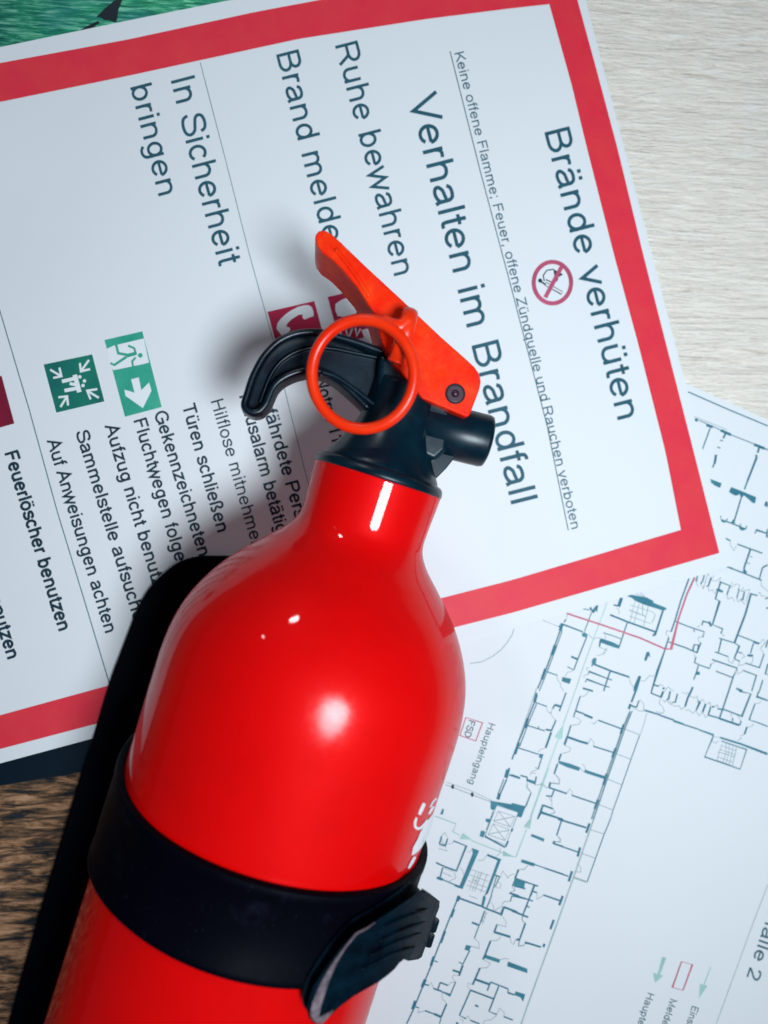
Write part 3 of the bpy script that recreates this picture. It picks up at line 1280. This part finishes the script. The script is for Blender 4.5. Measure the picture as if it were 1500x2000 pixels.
note_text('Fluchtwegen folgen', ('', (260, 820)), ('Fluchtwegen', (318, 1015)), 26, off=.008)
note_text('Aufzug nicht benutzen', ('', (204, 832)), ('Aufzug nicht ', (267, 1040)), 26, off=.010)
note_text('Sammelstelle aufsuchen', ('', (147, 844)), ('Sammelstelle ', (217, 1070)), 26, off=.012)
note_text('Auf Anweisungen achten', ('', (91, 861)), ('Auf Anweisungen achten', (206, 1239)), 26, off=.014)
note_text('Feuerlöscher benutzen', ('', (8, 884)), ('Feuerlöscher benutzen', (115, 1235)), 27, off=.024)
note_text('Löschdecke benutzen', ('Löschdecke be', (-17, 1187)), ('Löschdecke benutzen', (15, 1290)), 27, off=.024)
for pts, w, m in (([(391, 122), (440, 310), (488, 500), (533, 663), (555, 757), (600, 937), (640, 1080)], 1.2, M_inkthin),
                  ([(-20, 540), (0, 608), (57, 800), (112, 1000), (163, 1167), (213, 1333), (240, 1400)], 2.0, M_inkthin)):
    d = Print(h_note, LN)
    d.line(pts, w)
    d.build('divider_line', m, notice)


def sign(name, corners, mat, label, margin=None):
    if margin:
        c = sum((Vector(p) for p in corners), Vector((0, 0))) / 4
        q = Print(h_note, LN)
        q.poly([c + (Vector(p) - c) * (1 + margin) for p in corners])
        q.build('sign_margin', M_white, notice)
    p = Print(h_note, LN + .05)
    p.poly(corners)
    o = p.build(name, mat, notice)
    o['label'] = label
    return o


# telephone sign
s = sign('telephone_sign', [(522.6, 609), (614, 588), (638, 678), (547, 700)], M_sign_red, 'crimson square sign with white telephone handset')
q = Print(h_note, LN + .12)
q.poly([(540, 642), (542, 631), (549, 622), (560, 612), (571, 605), (583, 599), (595, 596), (603, 596), (609, 600), (612, 608), (613, 617), (595, 624), (591, 621), (591, 614), (583, 615), (569, 624), (561, 632), (559, 638), (566, 640), (567, 645), (553, 659)])
q.build('handset', M_white, s)
# alarm button sign
s = sign('alarm_button_sign', [(640, 580), (731, 559), (755, 648), (664, 670)], M_sign_red, 'crimson square sign half hidden under the orange lever')
q = Print(h_note, LN + .12)
q.poly([(655, 594), (668, 585), (688, 578), (699, 584), (700, 596), (696, 612), (684, 617), (670, 619), (659, 617), (655, 607)])
q.poly([(723, 640), (738, 674), (724, 670), (710, 657), (706, 645)])
q.line([(664, 648), (668, 662)], 4)
q.line([(676, 644), (680, 662), (688, 642)], 4)
q.line([(694, 640), (697, 656), (704, 642)], 4)
q.build('hand_and_flames', M_white, s)
# running man sign
s = sign('escape_route_sign', [(204, 664), (278, 647), (316, 795), (244, 814)], M_green, 'mid green sign with running man above a white arrow', .02)
q = Print(h_note, LN + .12)
q.poly([(209, 681), (222, 675), (281, 661), (291, 708), (280, 711), (222, 723), (215, 716)])
q.build('doorway', M_white, s)
q = Print(h_note, LN + .12)
q.poly([(256, 741), (271, 737), (276, 762), (291, 747), (296, 763), (279, 797), (245, 773), (243, 761), (263, 767)])
q.build('white_arrow', M_white, s)
q = Print(h_note, LN + .19)
q.disc((274, 694), 4.6, 14)
q.line([(266, 690), (247, 695)], 7)
q.line([(250, 675), (262, 680), (266, 692)], 4)
q.line([(265, 698), (258, 706), (260, 716)], 4)
q.line([(248, 693), (231, 690), (227, 674), (222, 668)], 5)
q.line([(247, 697), (223, 713), (216, 709)], 5)
q.build('running_man', M_green, s)
# assembly point sign
s = sign('assembly_point_sign', [(85, 712), (180, 692), (204, 784), (110, 806)], M_green_dark, 'dark green square sign with four arrows round a group of people', .035)
q = Print(h_note, LN + .12)
for tip, tail, b1, b2 in (((120, 735), (98, 722), (116, 718), (104, 738)), ((158, 725), (174, 703), (156, 709), (176, 721)),
                          ((170, 763), (193, 777), (190, 760), (177, 780)), ((131, 774), (118, 795), (114, 776), (133, 792))):
    tip, tail, b1, b2 = map(Vector, (tip, tail, b1, b2))
    q.line([tip + (tail - tip) * .1, tail], 4.2)
    q.line([b1, tip, b2], 4.2)
q.line([(121, 745), (151, 738)], 7)
q.line([(126, 763), (157, 757)], 7)
q.line([(146, 732), (155, 766)], 9)
q.line([(136, 749), (150, 752)], 6)
for c_ in ((156, 736), (165, 744), (162, 753)):
    q.disc(c_, 3.4, 12)
q.build('people_and_arrows', M_white, s)
# red extinguisher sign leaving the frame at the left, shade painted into its ink
s = sign('extinguisher_sign', [(-70, 753), (3, 734), (28, 827), (-46, 848)], ink_material('shaded_sign_ink', (0.24, 0.004, 0.03)), 'red square sign with shade painted into its ink, cut by the left edge')
# no open flame sign
s = Print(h_note, LN)
s.ring((1079, 552), 36.5, 40.5, 8.2)
s.line([(1065, 581), (1097, 521)], 8)
s = s.build('no_open_flame_sign', M_sign_pink, notice)
s['label'] = 'round crossed-out sign with match and flame'
q = Print(h_note, LN - .03)
q.line([(1066, 551), (1099, 570), (1097, 575), (1064, 557)], 1.4, True)
q.disc((1055, 548), 4.2, 10)
q.line([(1055, 549), (1066, 556)], 3.4)
q.line([(1063, 549), (1061, 538), (1068, 528), (1080, 526), (1088, 531), (1098, 536), (1090, 541), (1088, 548), (1077, 551), (1066, 546)], 2.2)
q.poly([(1081, 527), (1089, 532), (1099, 537), (1090, 541), (1087, 548), (1078, 551), (1083, 540)])
q.build('match_and_flame', M_ink, s)

# ------------------------------------------------------------------ fire extinguisher
PITCH, YAW = -0.048, 0.3044
AX = Vector((-math.sin(YAW) * math.cos(PITCH), -math.cos(YAW) * math.cos(PITCH), math.sin(PITCH)))
P0 = Vector((18.26, 9.12, 51.7))
N1 = AX.cross(Vector((0, 0, 1))).normalized()      # points to one side
N2 = N1.cross(AX).normalized()
if N2.z < 0:
    N2 = -N2
if N1.x < 0:
    N1 = -N1                                       # N1 to the right, N2 up


def cyl(s, r, phi):
    """point round the bottle: s along the axis from the neck rim, phi from the right-hand side over the top"""
    return P0 + AX * s + N1 * (r * math.cos(phi)) + N2 * (r * math.sin(phi))


def lathe(name, prof, mat, parent, n=96, smooth=True):
    V, Fc = [], []
    m = len(prof)
    for s, r in prof:
        for k in range(n):
            V.append(cyl(s, r, 2 * math.pi * k / n))
    for i in range(m - 1):
        for k in range(n):
            Fc.append([i * n + k, i * n + (k + 1) % n, (i + 1) * n + (k + 1) % n, (i + 1) * n + k])
    Fc.append(list(range(n)))
    Fc.append([(m - 1) * n + k for k in range(n)][::-1])
    o = mesh_obj(name, V, Fc, mat, parent, smooth)
    bm = bmesh.new()
    bm.from_mesh(o.data)
    bmesh.ops.recalc_face_normals(bm, faces=bm.faces)
    bm.to_mesh(o.data)
    bm.free()
    return o


def smooth_profile(pts, k=8):
    out = []
    n = len(pts)
    for i in range(n - 1):
        p0, p1, p2, p3 = pts[max(i - 1, 0)], pts[i], pts[i + 1], pts[min(i + 2, n - 1)]
        for j in range(k):
            t = j / k
            out.append(tuple(.5 * ((2 * p1[a]) + (-p0[a] + p2[a]) * t + (2 * p0[a] - 5 * p1[a] + 4 * p2[a] - p3[a]) * t * t
                                   + (-p0[a] + 3 * p1[a] - 3 * p2[a] + p3[a]) * t ** 3) for a in (0, 1)))
    out.append(pts[-1])
    return out


ext = thing('fire_extinguisher', 'glossy red fire extinguisher with black valve and orange lever lying on the papers', 'fire extinguisher')
prof = smooth_profile([(0.0, 17.7), (4, 17.5), (9, 17.2), (13.5, 17.1), (16.5, 17.9), (20, 20.3), (25, 25.2), (32, 31.6), (40, 36.7), (48, 39.8), (57, 41.1), (68, 41.2), (90, 41.0), (150, 41.0), (230, 41.0), (238, 39.5), (243, 34)], 8)
prof = [(-0.2, 16.6), (0.0, 17.3)] + prof[1:]
body = lathe('cylinder_body', prof, M_lacquer, ext, 128)
# flange and cone of the valve
lathe('valve_collar', [(-1.0, 10), (-2.5, 16.2), (-2.2, 17.0), (-1.5, 17.6), (-0.5, 17.85), (0.3, 17.8), (0.5, 17.1), (0.6, 12)], M_valve, ext, 96)
cone = lathe('valve_cone', smooth_profile([(-1.8, 16.0), (-3.4, 15.6), (-7, 13.2), (-12, 10.8), (-18, 9.4), (-26, 9.0)], 4), M_valve, ext, 64)


def slab(name, px, ztop, zbot, mat, parent, bev=.8, seg=3, zfun=None):
    """solid plate whose upper outline is seen at px when it lies at height ztop"""
    bm = bmesh.new()
    topv = [bm.verts.new(at(p, zfun(p) if zfun else ztop)) for p in px]
    th = ztop - zbot
    bot = [bm.verts.new((v.co.x, v.co.y, v.co.z - th)) for v in topv]
    n = len(px)
    bm.faces.new(topv)
    bm.faces.new(bot[::-1])
    for i in range(n):
        bm.faces.new([topv[i], bot[i], bot[(i + 1) % n], topv[(i + 1) % n]])
    o = bm_obj(name, bm, mat, parent)
    if bev:
        bevel(o, bev, seg, 25)
    return o


def spline(pts, k=6, closed=False):
    P = [Vector(p) for p in pts]
    n = len(P)
    out = []
    rng = n if closed else n - 1
    for i in range(rng):
        if closed:
            p0, p1, p2, p3 = P[i - 1], P[i], P[(i + 1) % n], P[(i + 2) % n]
        else:
            p0, p1, p2, p3 = P[max(i - 1, 0)], P[i], P[i + 1], P[min(i + 2, n - 1)]
        for j in range(k):
            t = j / k
            out.append(.5 * ((2 * p1) + (-p0 + p2) * t + (2 * p0 - 5 * p1 + 4 * p2 - p3) * t * t + (-p0 + 3 * p1 - 3 * p2 + p3) * t ** 3))
    if not closed:
        out.append(P[-1])
    return out


def sweep(name, path, w, h, mat, parent, closed=False, sides=12, power=2.6, upv=None):
    """rounded bar of width w and height h along a path of 3D points"""
    V, Fc = [], []
    n = len(path)
    for i, p in enumerate(path):
        if closed:
            d = path[(i + 1) % n] - path[i - 1]
        else:
            d = path[min(i + 1, n - 1)] - path[max(i - 1, 0)]
        d.normalize()
        up = upv or Vector((0, 0, 1))
        sd = d.cross(up).normalized()
        u2 = sd.cross(d).normalized()
        for k in range(sides):
            a = 2 * math.pi * k / sides
            ca, sa = math.cos(a), math.sin(a)
            x = math.copysign(abs(ca) ** (2 / power), ca) * w / 2
            y = math.copysign(abs(sa) ** (2 / power), sa) * h / 2
            V.append(p + sd * x + u2 * y)
    for i in range(n if closed else n - 1):
        j = (i + 1) % n
        for k in range(sides):
            Fc.append([i * sides + k, i * sides + (k + 1) % sides, j * sides + (k + 1) % sides, j * sides + k])
    if not closed:
        Fc.append(list(range(sides)))
        Fc.append([(n - 1) * sides + k for k in range(sides)][::-1])
    o = mesh_obj(name, V, Fc, mat, parent, True)
    bm = bmesh.new()
    bm.from_mesh(o.data)
    bmesh.ops.recalc_face_normals(bm, faces=bm.faces)
    bm.to_mesh(o.data)
    bm.free()
    return o


# valve block between lever and cone
block = slab('valve_block', [(742, 686), (775, 708), (800, 742), (832, 772), (870, 790), (884, 806), (874, 880), (850, 902), (812, 884), (770, 884), (720, 866), (708, 830), (716, 806), (735, 770)], 58.4, 41, M_valve, ext, 1.6)
# nozzle: barrel pointing to the right
na, nb = at((748, 812), 52), at((953, 863), 52)
nd = (nb - na).normalized()
bm = bmesh.new()
segs = 48
prof_n = [(0, 7.2), (nd.dot(nb - na) - 1.2, 7.2), (nd.dot(nb - na) - .35, 6.95), (nd.dot(nb - na), 6.1), (nd.dot(nb - na), 4.0), (nd.dot(nb - na) - 6, 3.8)]
side = nd.cross(Vector((0, 0, 1))).normalized()
rings = []
for s_, r_ in prof_n:
    rings.append([bm.verts.new(na + nd * s_ + side * r_ * math.cos(2 * math.pi * k / segs) + Vector((0, 0, 1)) * r_ * math.sin(2 * math.pi * k / segs)) for k in range(segs)])
for i in range(len(rings) - 1):
    for k in range(segs):
        bm.faces.new([rings[i][k], rings[i][(k + 1) % segs], rings[i + 1][(k + 1) % segs], rings[i + 1][k]])
bm.faces.new(rings[-1])
bm.faces.new(rings[0][::-1])
bm_obj('discharge_nozzle', bm, M_valve, ext, True)
# gusset under the nozzle
slab('gusset_plate', [(806, 868), (892, 890), (872, 915), (848, 939), (838, 944), (822, 925)], 55, 49, M_valve, ext, .5)

# carrying handle: plate with a raised rim along both edges
outer = [(752, 687), (700, 668), (660, 656), (635, 649), (610, 647), (583, 649), (558, 657), (535, 671), (512, 695), (497, 720), (487, 742), (478, 770), (472, 792)]
tip = [(476, 806), (486, 814), (498, 817), (511, 814), (521, 806)]
inner = [(529, 795), (534, 783), (543, 764), (557, 751), (578, 741), (600, 736), (625, 738), (647, 748), (672, 768), (713, 808), (722, 840)]
outl = [tuple(p) for p in spline(outer + tip + inner, 4)]
slab('handle', outl + [(760, 860), (790, 780)], 53, 47.5, M_black, ext, .8)


def inset_path(pts, d, z):
    P = [Vector(p) for p in pts]
    out = []
    n = len(P)
    for i, p in enumerate(P):
        t = (P[min(i + 1, n - 1)] - P[max(i - 1, 0)]).normalized()
        out.append(at(p + Vector((t.y, -t.x)) * d, z))
    return out


rim_px = spline(outer + tip + inner[:-1], 5)
cut = 999
sweep('handle_rim', inset_path(rim_px, 8, 53.0), 2.3, 9, M_black, ext, sides=20, power=3.2)
mid_o = spline([(740, 700), (690, 690), (650, 682), (610, 680), (575, 690), (548, 708), (530, 732), (516, 765), (508, 788)], 5)
sweep('handle_rib', [at(p, 53.4) for p in mid_o], 1.1, 2.4, M_black, ext, sides=12)
mid_i = spline([(628, 729), (656, 738), (690, 761), (722, 786), (752, 810)], 5)
sweep('handle_rib', [at(p, 56.2) for p in mid_i], 1.5, 4.5, M_valve, ext, sides=12)

# orange lever
lev_px = [(635, 449), (644, 454), (661, 468), (714, 519), (780, 580), (860, 656), (912, 702), (927, 716), (936, 729), (940, 744), (937, 760), (918, 811), (911, 815), (824, 778), (798, 744), (770, 712), (748, 672), (738, 640), (730, 612), (699, 563), (670, 528), (650, 508), (630, 494), (618, 478), (615, 460), (622, 450)]
lever = slab('squeeze_lever', lev_px, 62, 44, M_orange, ext, 1.0, 4)
ridge = sweep('lever_ridge', [at(p, 61.9) for p in spline([(655, 486), (676, 512), (700, 545), (722, 580)], 4)], 1.3, 1.0, M_orange, lever, sides=10)
# pivot pin
pc = at((889, 769), 62)
bm = bmesh.new()
bmesh.ops.create_cone(bm, cap_ends=True, segments=36, radius1=2.35, radius2=2.35, depth=2.0, matrix=Matrix.Translation(pc + Vector((0, 0, -.75))))
pin = bevel(bm_obj('pivot_pin', bm, M_pin, ext), .3)
bm = bmesh.new()
bmesh.ops.create_cone(bm, cap_ends=True, segments=24, radius1=1.1, radius2=.7, depth=.8, matrix=Matrix.Translation(pc + Vector((0, 0, .5))))
bm_obj('pin_head', bm, M_pin, pin, True)
bm = bmesh.new()
M_hole = plastic('dark_hole', (0.004, 0.001, 0.002), .6)
path = [pc + Vector((2.45 * math.cos(a * math.pi / 18), 2.45 * math.sin(a * math.pi / 18), .02)) for a in range(36)]
bm.free()
sweep('pin_washer', path, .45, .35, M_hole, pin, closed=True, sides=8)

# pull ring: hoop with its tongue hooked over the lever
zc_ring = 70.0
rc = at((709, 731), zc_ring)
path = []
scale_px = (CAM_H - zc_ring) / F_PX
for a in range(96):
    t = 2 * math.pi * a / 96
    px = (709 + 100 * math.cos(t), 731 + 106.5 * math.sin(t))
    path.append(at(px, zc_ring + 3.0 * math.cos(t) - 1.0 * math.sin(t)))
sweep('pull_ring', path, 2.9, 3.1, M_ring, ext, closed=True, sides=20, power=2.1)
tongue = spline([(800, 614), (797, 628), (791, 650), (783, 676), (776, 695), (771, 708)], 5)
tz = [66 + 5.0 * math.sin(math.pi * min(1, .15 + i / (len(tongue) - 1))) for i in range(len(tongue))]
tg = sweep('ring_tongue', [at(p, z) for p, z in zip(tongue, tz)], 4.1, 3.6, M_ring, ext, sides=20)
tb = spline([(744, 628), (766, 637), (784, 637), (797, 624)], 4)
sweep('ring_tongue', [at(p, 71) for p in tb], 3.6, 3.6, M_ring, ext, sides=16)

# white lettering wrapping round the right side of the body
RB = 41.1


def on_bottle(px, r=RB):
    o_ = Vector((0, 0, CAM_H))
    d = ray(px).normalized()
    oc = o_ - P0
    dd = d - AX * d.dot(AX)
    oo = oc - AX * oc.dot(AX)
    A_, B_, C_ = dd.dot(dd), 2 * dd.dot(oo), oo.dot(oo) - r * r
    D_ = B_ * B_ - 4 * A_ * C_
    if D_ < 0:
        return o_ + d * (-B_ / (2 * A_))
    return o_ + d * ((-B_ - math.sqrt(D_)) / (2 * A_))


strokes = [([(853, 1559), (846, 1566), (840, 1577)], [3, 3, 3]), ([(847, 1575), (842, 1583), (838, 1590)], [4, 5, 4]), ([(829, 1569), (824, 1580), (819, 1591)], [6, 7, 6]),
           ([(814, 1597), (811, 1606), (812, 1616), (822, 1617), (835, 1601)], [4, 5, 5, 5, 3]),
           ([(846, 1592), (839, 1607), (830, 1626), (821, 1645), (812, 1659), (805, 1670)], [5, 11, 16, 15, 12, 2]),
           ([(811, 1673), (805, 1684), (798, 1696)], [4, 6, 3])]
Vm, Fm = [], []
for pts, ws in strokes:
    P = [Vector(p) for p in spline(pts, 4)]
    wl = [p.x for p in spline([(w_, 0) for w_ in ws], 4)]
    k = len(Vm)
    nn = len(P)
    for i, p in enumerate(P):
        t = (P[min(i + 1, nn - 1)] - P[max(i - 1, 0)]).normalized()
        q = Vector((-t.y, t.x)) * (wl[i] + random.uniform(-.5, .5)) * .5
        Vm += [on_bottle(p + q, RB + .12), on_bottle(p, RB + .12), on_bottle(p - q, RB + .12)]
    for i in range(nn - 1):
        for e in (0, 1):
            Fm.append([k + 3 * i + e, k + 3 * i + e + 1, k + 3 * i + e + 4, k + 3 * i + e + 3])
mk = mesh_obj('white_marking', Vm, Fm, M_marking, ext)

# ------------------------------------------------------------------ wall bracket with strap
br = thing('extinguisher_bracket', 'matt black plastic wall bracket with a wide strap and latch round the red extinguisher', 'bracket')
edge = [(560, 1150), (500, 1095), (455, 1087), (420, 1086), (385, 1087), (350, 1097), (318, 1121), (288, 1153), (266, 1193), (249, 1237), (232, 1282), (213, 1333), (181, 1440), (160, 1503), (133, 1593), (93, 1728), (53, 1863), (15, 2000), (-60, 2260)]
px = spline(edge, 3) + [Vector((470, 2400)), Vector((640, 1900)), Vector((700, 1500))]
slab('back_plate', [tuple(p) for p in px], 4.2, 0.6, M_blackmatt, br, .8)
# raised cradle rib along the left side of the plate
S1, S2 = 91.3, 113.2
phis = [math.radians(a) for a in range(-52, 262, 3)]
Vs, Fs = [], []


def strap_edges(ph):
    t = max(0.0, (ph - math.radians(125)) / math.radians(75))
    a = S1 - 6 * min(1.3, t) ** 1.9
    b = S2 + 3.0 * min(1.3, t) ** 1.5
    return a, b


nc = 0
for ph in phis:
    a, b = strap_edges(ph)
    lift = 2.1
    secs = [(a, RB + .15), (a, RB + lift - .45), (a + .25, RB + lift - .1), (a + .7, RB + lift), (a + 2.0, RB + lift), (a + 2.4, RB + lift - .25), ((a + b) / 2, RB + lift - .2), (b - 2.4, RB + lift - .25), (b - 2.0, RB + lift),
            (b - .7, RB + lift), (b - .25, RB + lift - .1), (b, RB + lift - .45), (b, RB + .15)]
    nc = len(secs)
    for s_, r_ in secs:
        Vs.append(cyl(s_, r_, ph))
for i in range(len(phis) - 1):
    for k in range(nc):
        k2 = (k + 1) % nc
        Fs.append([i * nc + k, i * nc + k2, (i + 1) * nc + k2, (i + 1) * nc + k])
strap = mesh_obj('strap', Vs, Fs, M_blackmatt, br, True)
bm = bmesh.new(); bm.from_mesh(strap.data); bmesh.ops.recalc_face_normals(bm, faces=bm.faces); bm.to_mesh(strap.data); bm.free()
sm = strap.modifiers.new('edges', 'EDGE_SPLIT'); sm.split_angle = math.radians(50)


# latch on the right side of the strap
def z_latch(px, gap):
    z = 70.0
    for _ in range(30):
        p = at(px, z)
        rel = p - P0
        s_ = rel.dot(AX)
        ctr = P0 + AX * s_
        d = abs(rel.dot(N1))
        R_ = RB + gap
        zz = ctr.z + (math.sqrt(max(R_ * R_ - d * d, 0)) if d < R_ * .97 else R_ * .243 - (d - R_ * .97) * 2.0)
        z += .5 * (zz - z)
    return z


latch_px = [(735, 1797), (768, 1777), (800, 1755), (825, 1735), (840, 1745), (859, 1760), (858, 1771), (848, 1800), (836, 1836), (824, 1869), (817, 1874), (806, 1870), (797, 1877), (789, 1874), (780, 1881), (770, 1894), (756, 1906), (740, 1918), (708, 1936), (688, 1948), (660, 1970), (640, 1990), (626, 2001), (612, 1998), (602, 1986), (599, 1968), (604, 1948), (612, 1927), (628, 1903), (645, 1878), (664, 1852), (682, 1832), (706, 1813)]


def grid_latch(name, px, gap, th, mat, parent, bev):
    bm = bmesh.new()
    P = [tuple(p) for p in px]
    vs = [bm.verts.new((p[0], p[1], 0)) for p in P]
    f = bm.faces.new(vs)
    bmesh.ops.triangulate(bm, faces=[f])
    bmesh.ops.subdivide_edges(bm, edges=bm.edges, cuts=2, use_grid_fill=True)
    top = list(bm.faces)
    geom = bmesh.ops.duplicate(bm, geom=list(bm.verts) + list(bm.edges) + list(bm.faces))
    dup = [g for g in geom['geom'] if isinstance(g, bmesh.types.BMVert)]
    dupset = set(dup)
    be = [e for e in bm.edges if e.is_boundary]
    bmesh.ops.bridge_loops(bm, edges=be)
    for v in bm.verts:
        px_ = (v.co.x, v.co.y)
        z = z_latch(px_, gap)
        p = at(px_, z)
        if v in dupset:
            rel = p - P0
            ctr = P0 + AX * rel.dot(AX)
            p = p - (p - ctr).normalized() * th
        v.co = p
    o = bm_obj(name, bm, mat, parent)
    bevel(o, bev, 3, 40)
    return o


grid_latch('latch', latch_px, 6.0, 3.4, M_latch, br, .5)
rim = [(733, 1801), (716, 1813), (697, 1823), (684, 1838), (670, 1856), (655, 1880), (640, 1908), (628, 1936), (618, 1965), (616, 1985), (626, 1993), (638, 1984), (650, 1973)]
wd = [2, 4, 5, 4.5, 5, 8, 12, 16, 18, 17, 15, 9, 3]
L_, R_ = [], []
Pp = [Vector(p) for p in rim]
for i, p in enumerate(Pp):
    t = (Pp[min(i + 1, len(Pp) - 1)] - Pp[max(i - 1, 0)]).normalized()
    q = Vector((-t.y, t.x)) * wd[i] * .5
    L_.append(p + q)
    R_.append(p - q)
wr_v, wr_f = [], []
LL, RR = spline(L_, 4), spline(R_, 4)
for a_, b_ in zip(LL, RR):
    for t_ in (0, .5, 1):
        p_ = a_.lerp(b_, t_)
        wr_v.append(at(p_, z_latch(p_, 6.25 + .5 * math.sin(math.pi * t_))))
for i in range(len(LL) - 1):
    for k in range(2):
        wr_f.append([i * 3 + k, i * 3 + k + 1, i * 3 + k + 4, i * 3 + k + 3])
wr = mesh_obj('worn_rim', wr_v, wr_f, M_dusty, br, True)
# grip ridges and hinge on the latch
for pts in ([(745, 1812), (790, 1793), (835, 1778)], [(740, 1838), (785, 1818), (838, 1800)], [(722, 1866), (775, 1840), (830, 1822)], [(705, 1895), (760, 1866), (812, 1852)]):
    sp = spline(pts, 6)
    sweep('latch_ridge', [at(p, z_latch(p, 6.1)) for p in sp], .9, .6, M_latch, br, sides=8)
for c_ in ((847, 1806), (838, 1835)):
    p = at(c_, z_latch(c_, 6.0) - 1)
    bm = bmesh.new()
    mt = Matrix.Translation(p) @ (AX.to_track_quat('Z', 'Y').to_matrix().to_4x4())
    bmesh.ops.create_cone(bm, cap_ends=True, segments=20, radius1=1.3, radius2=1.3, depth=3.6, matrix=mt)
    bevel(bm_obj('hinge_knuckle', bm, M_black, br), .3)
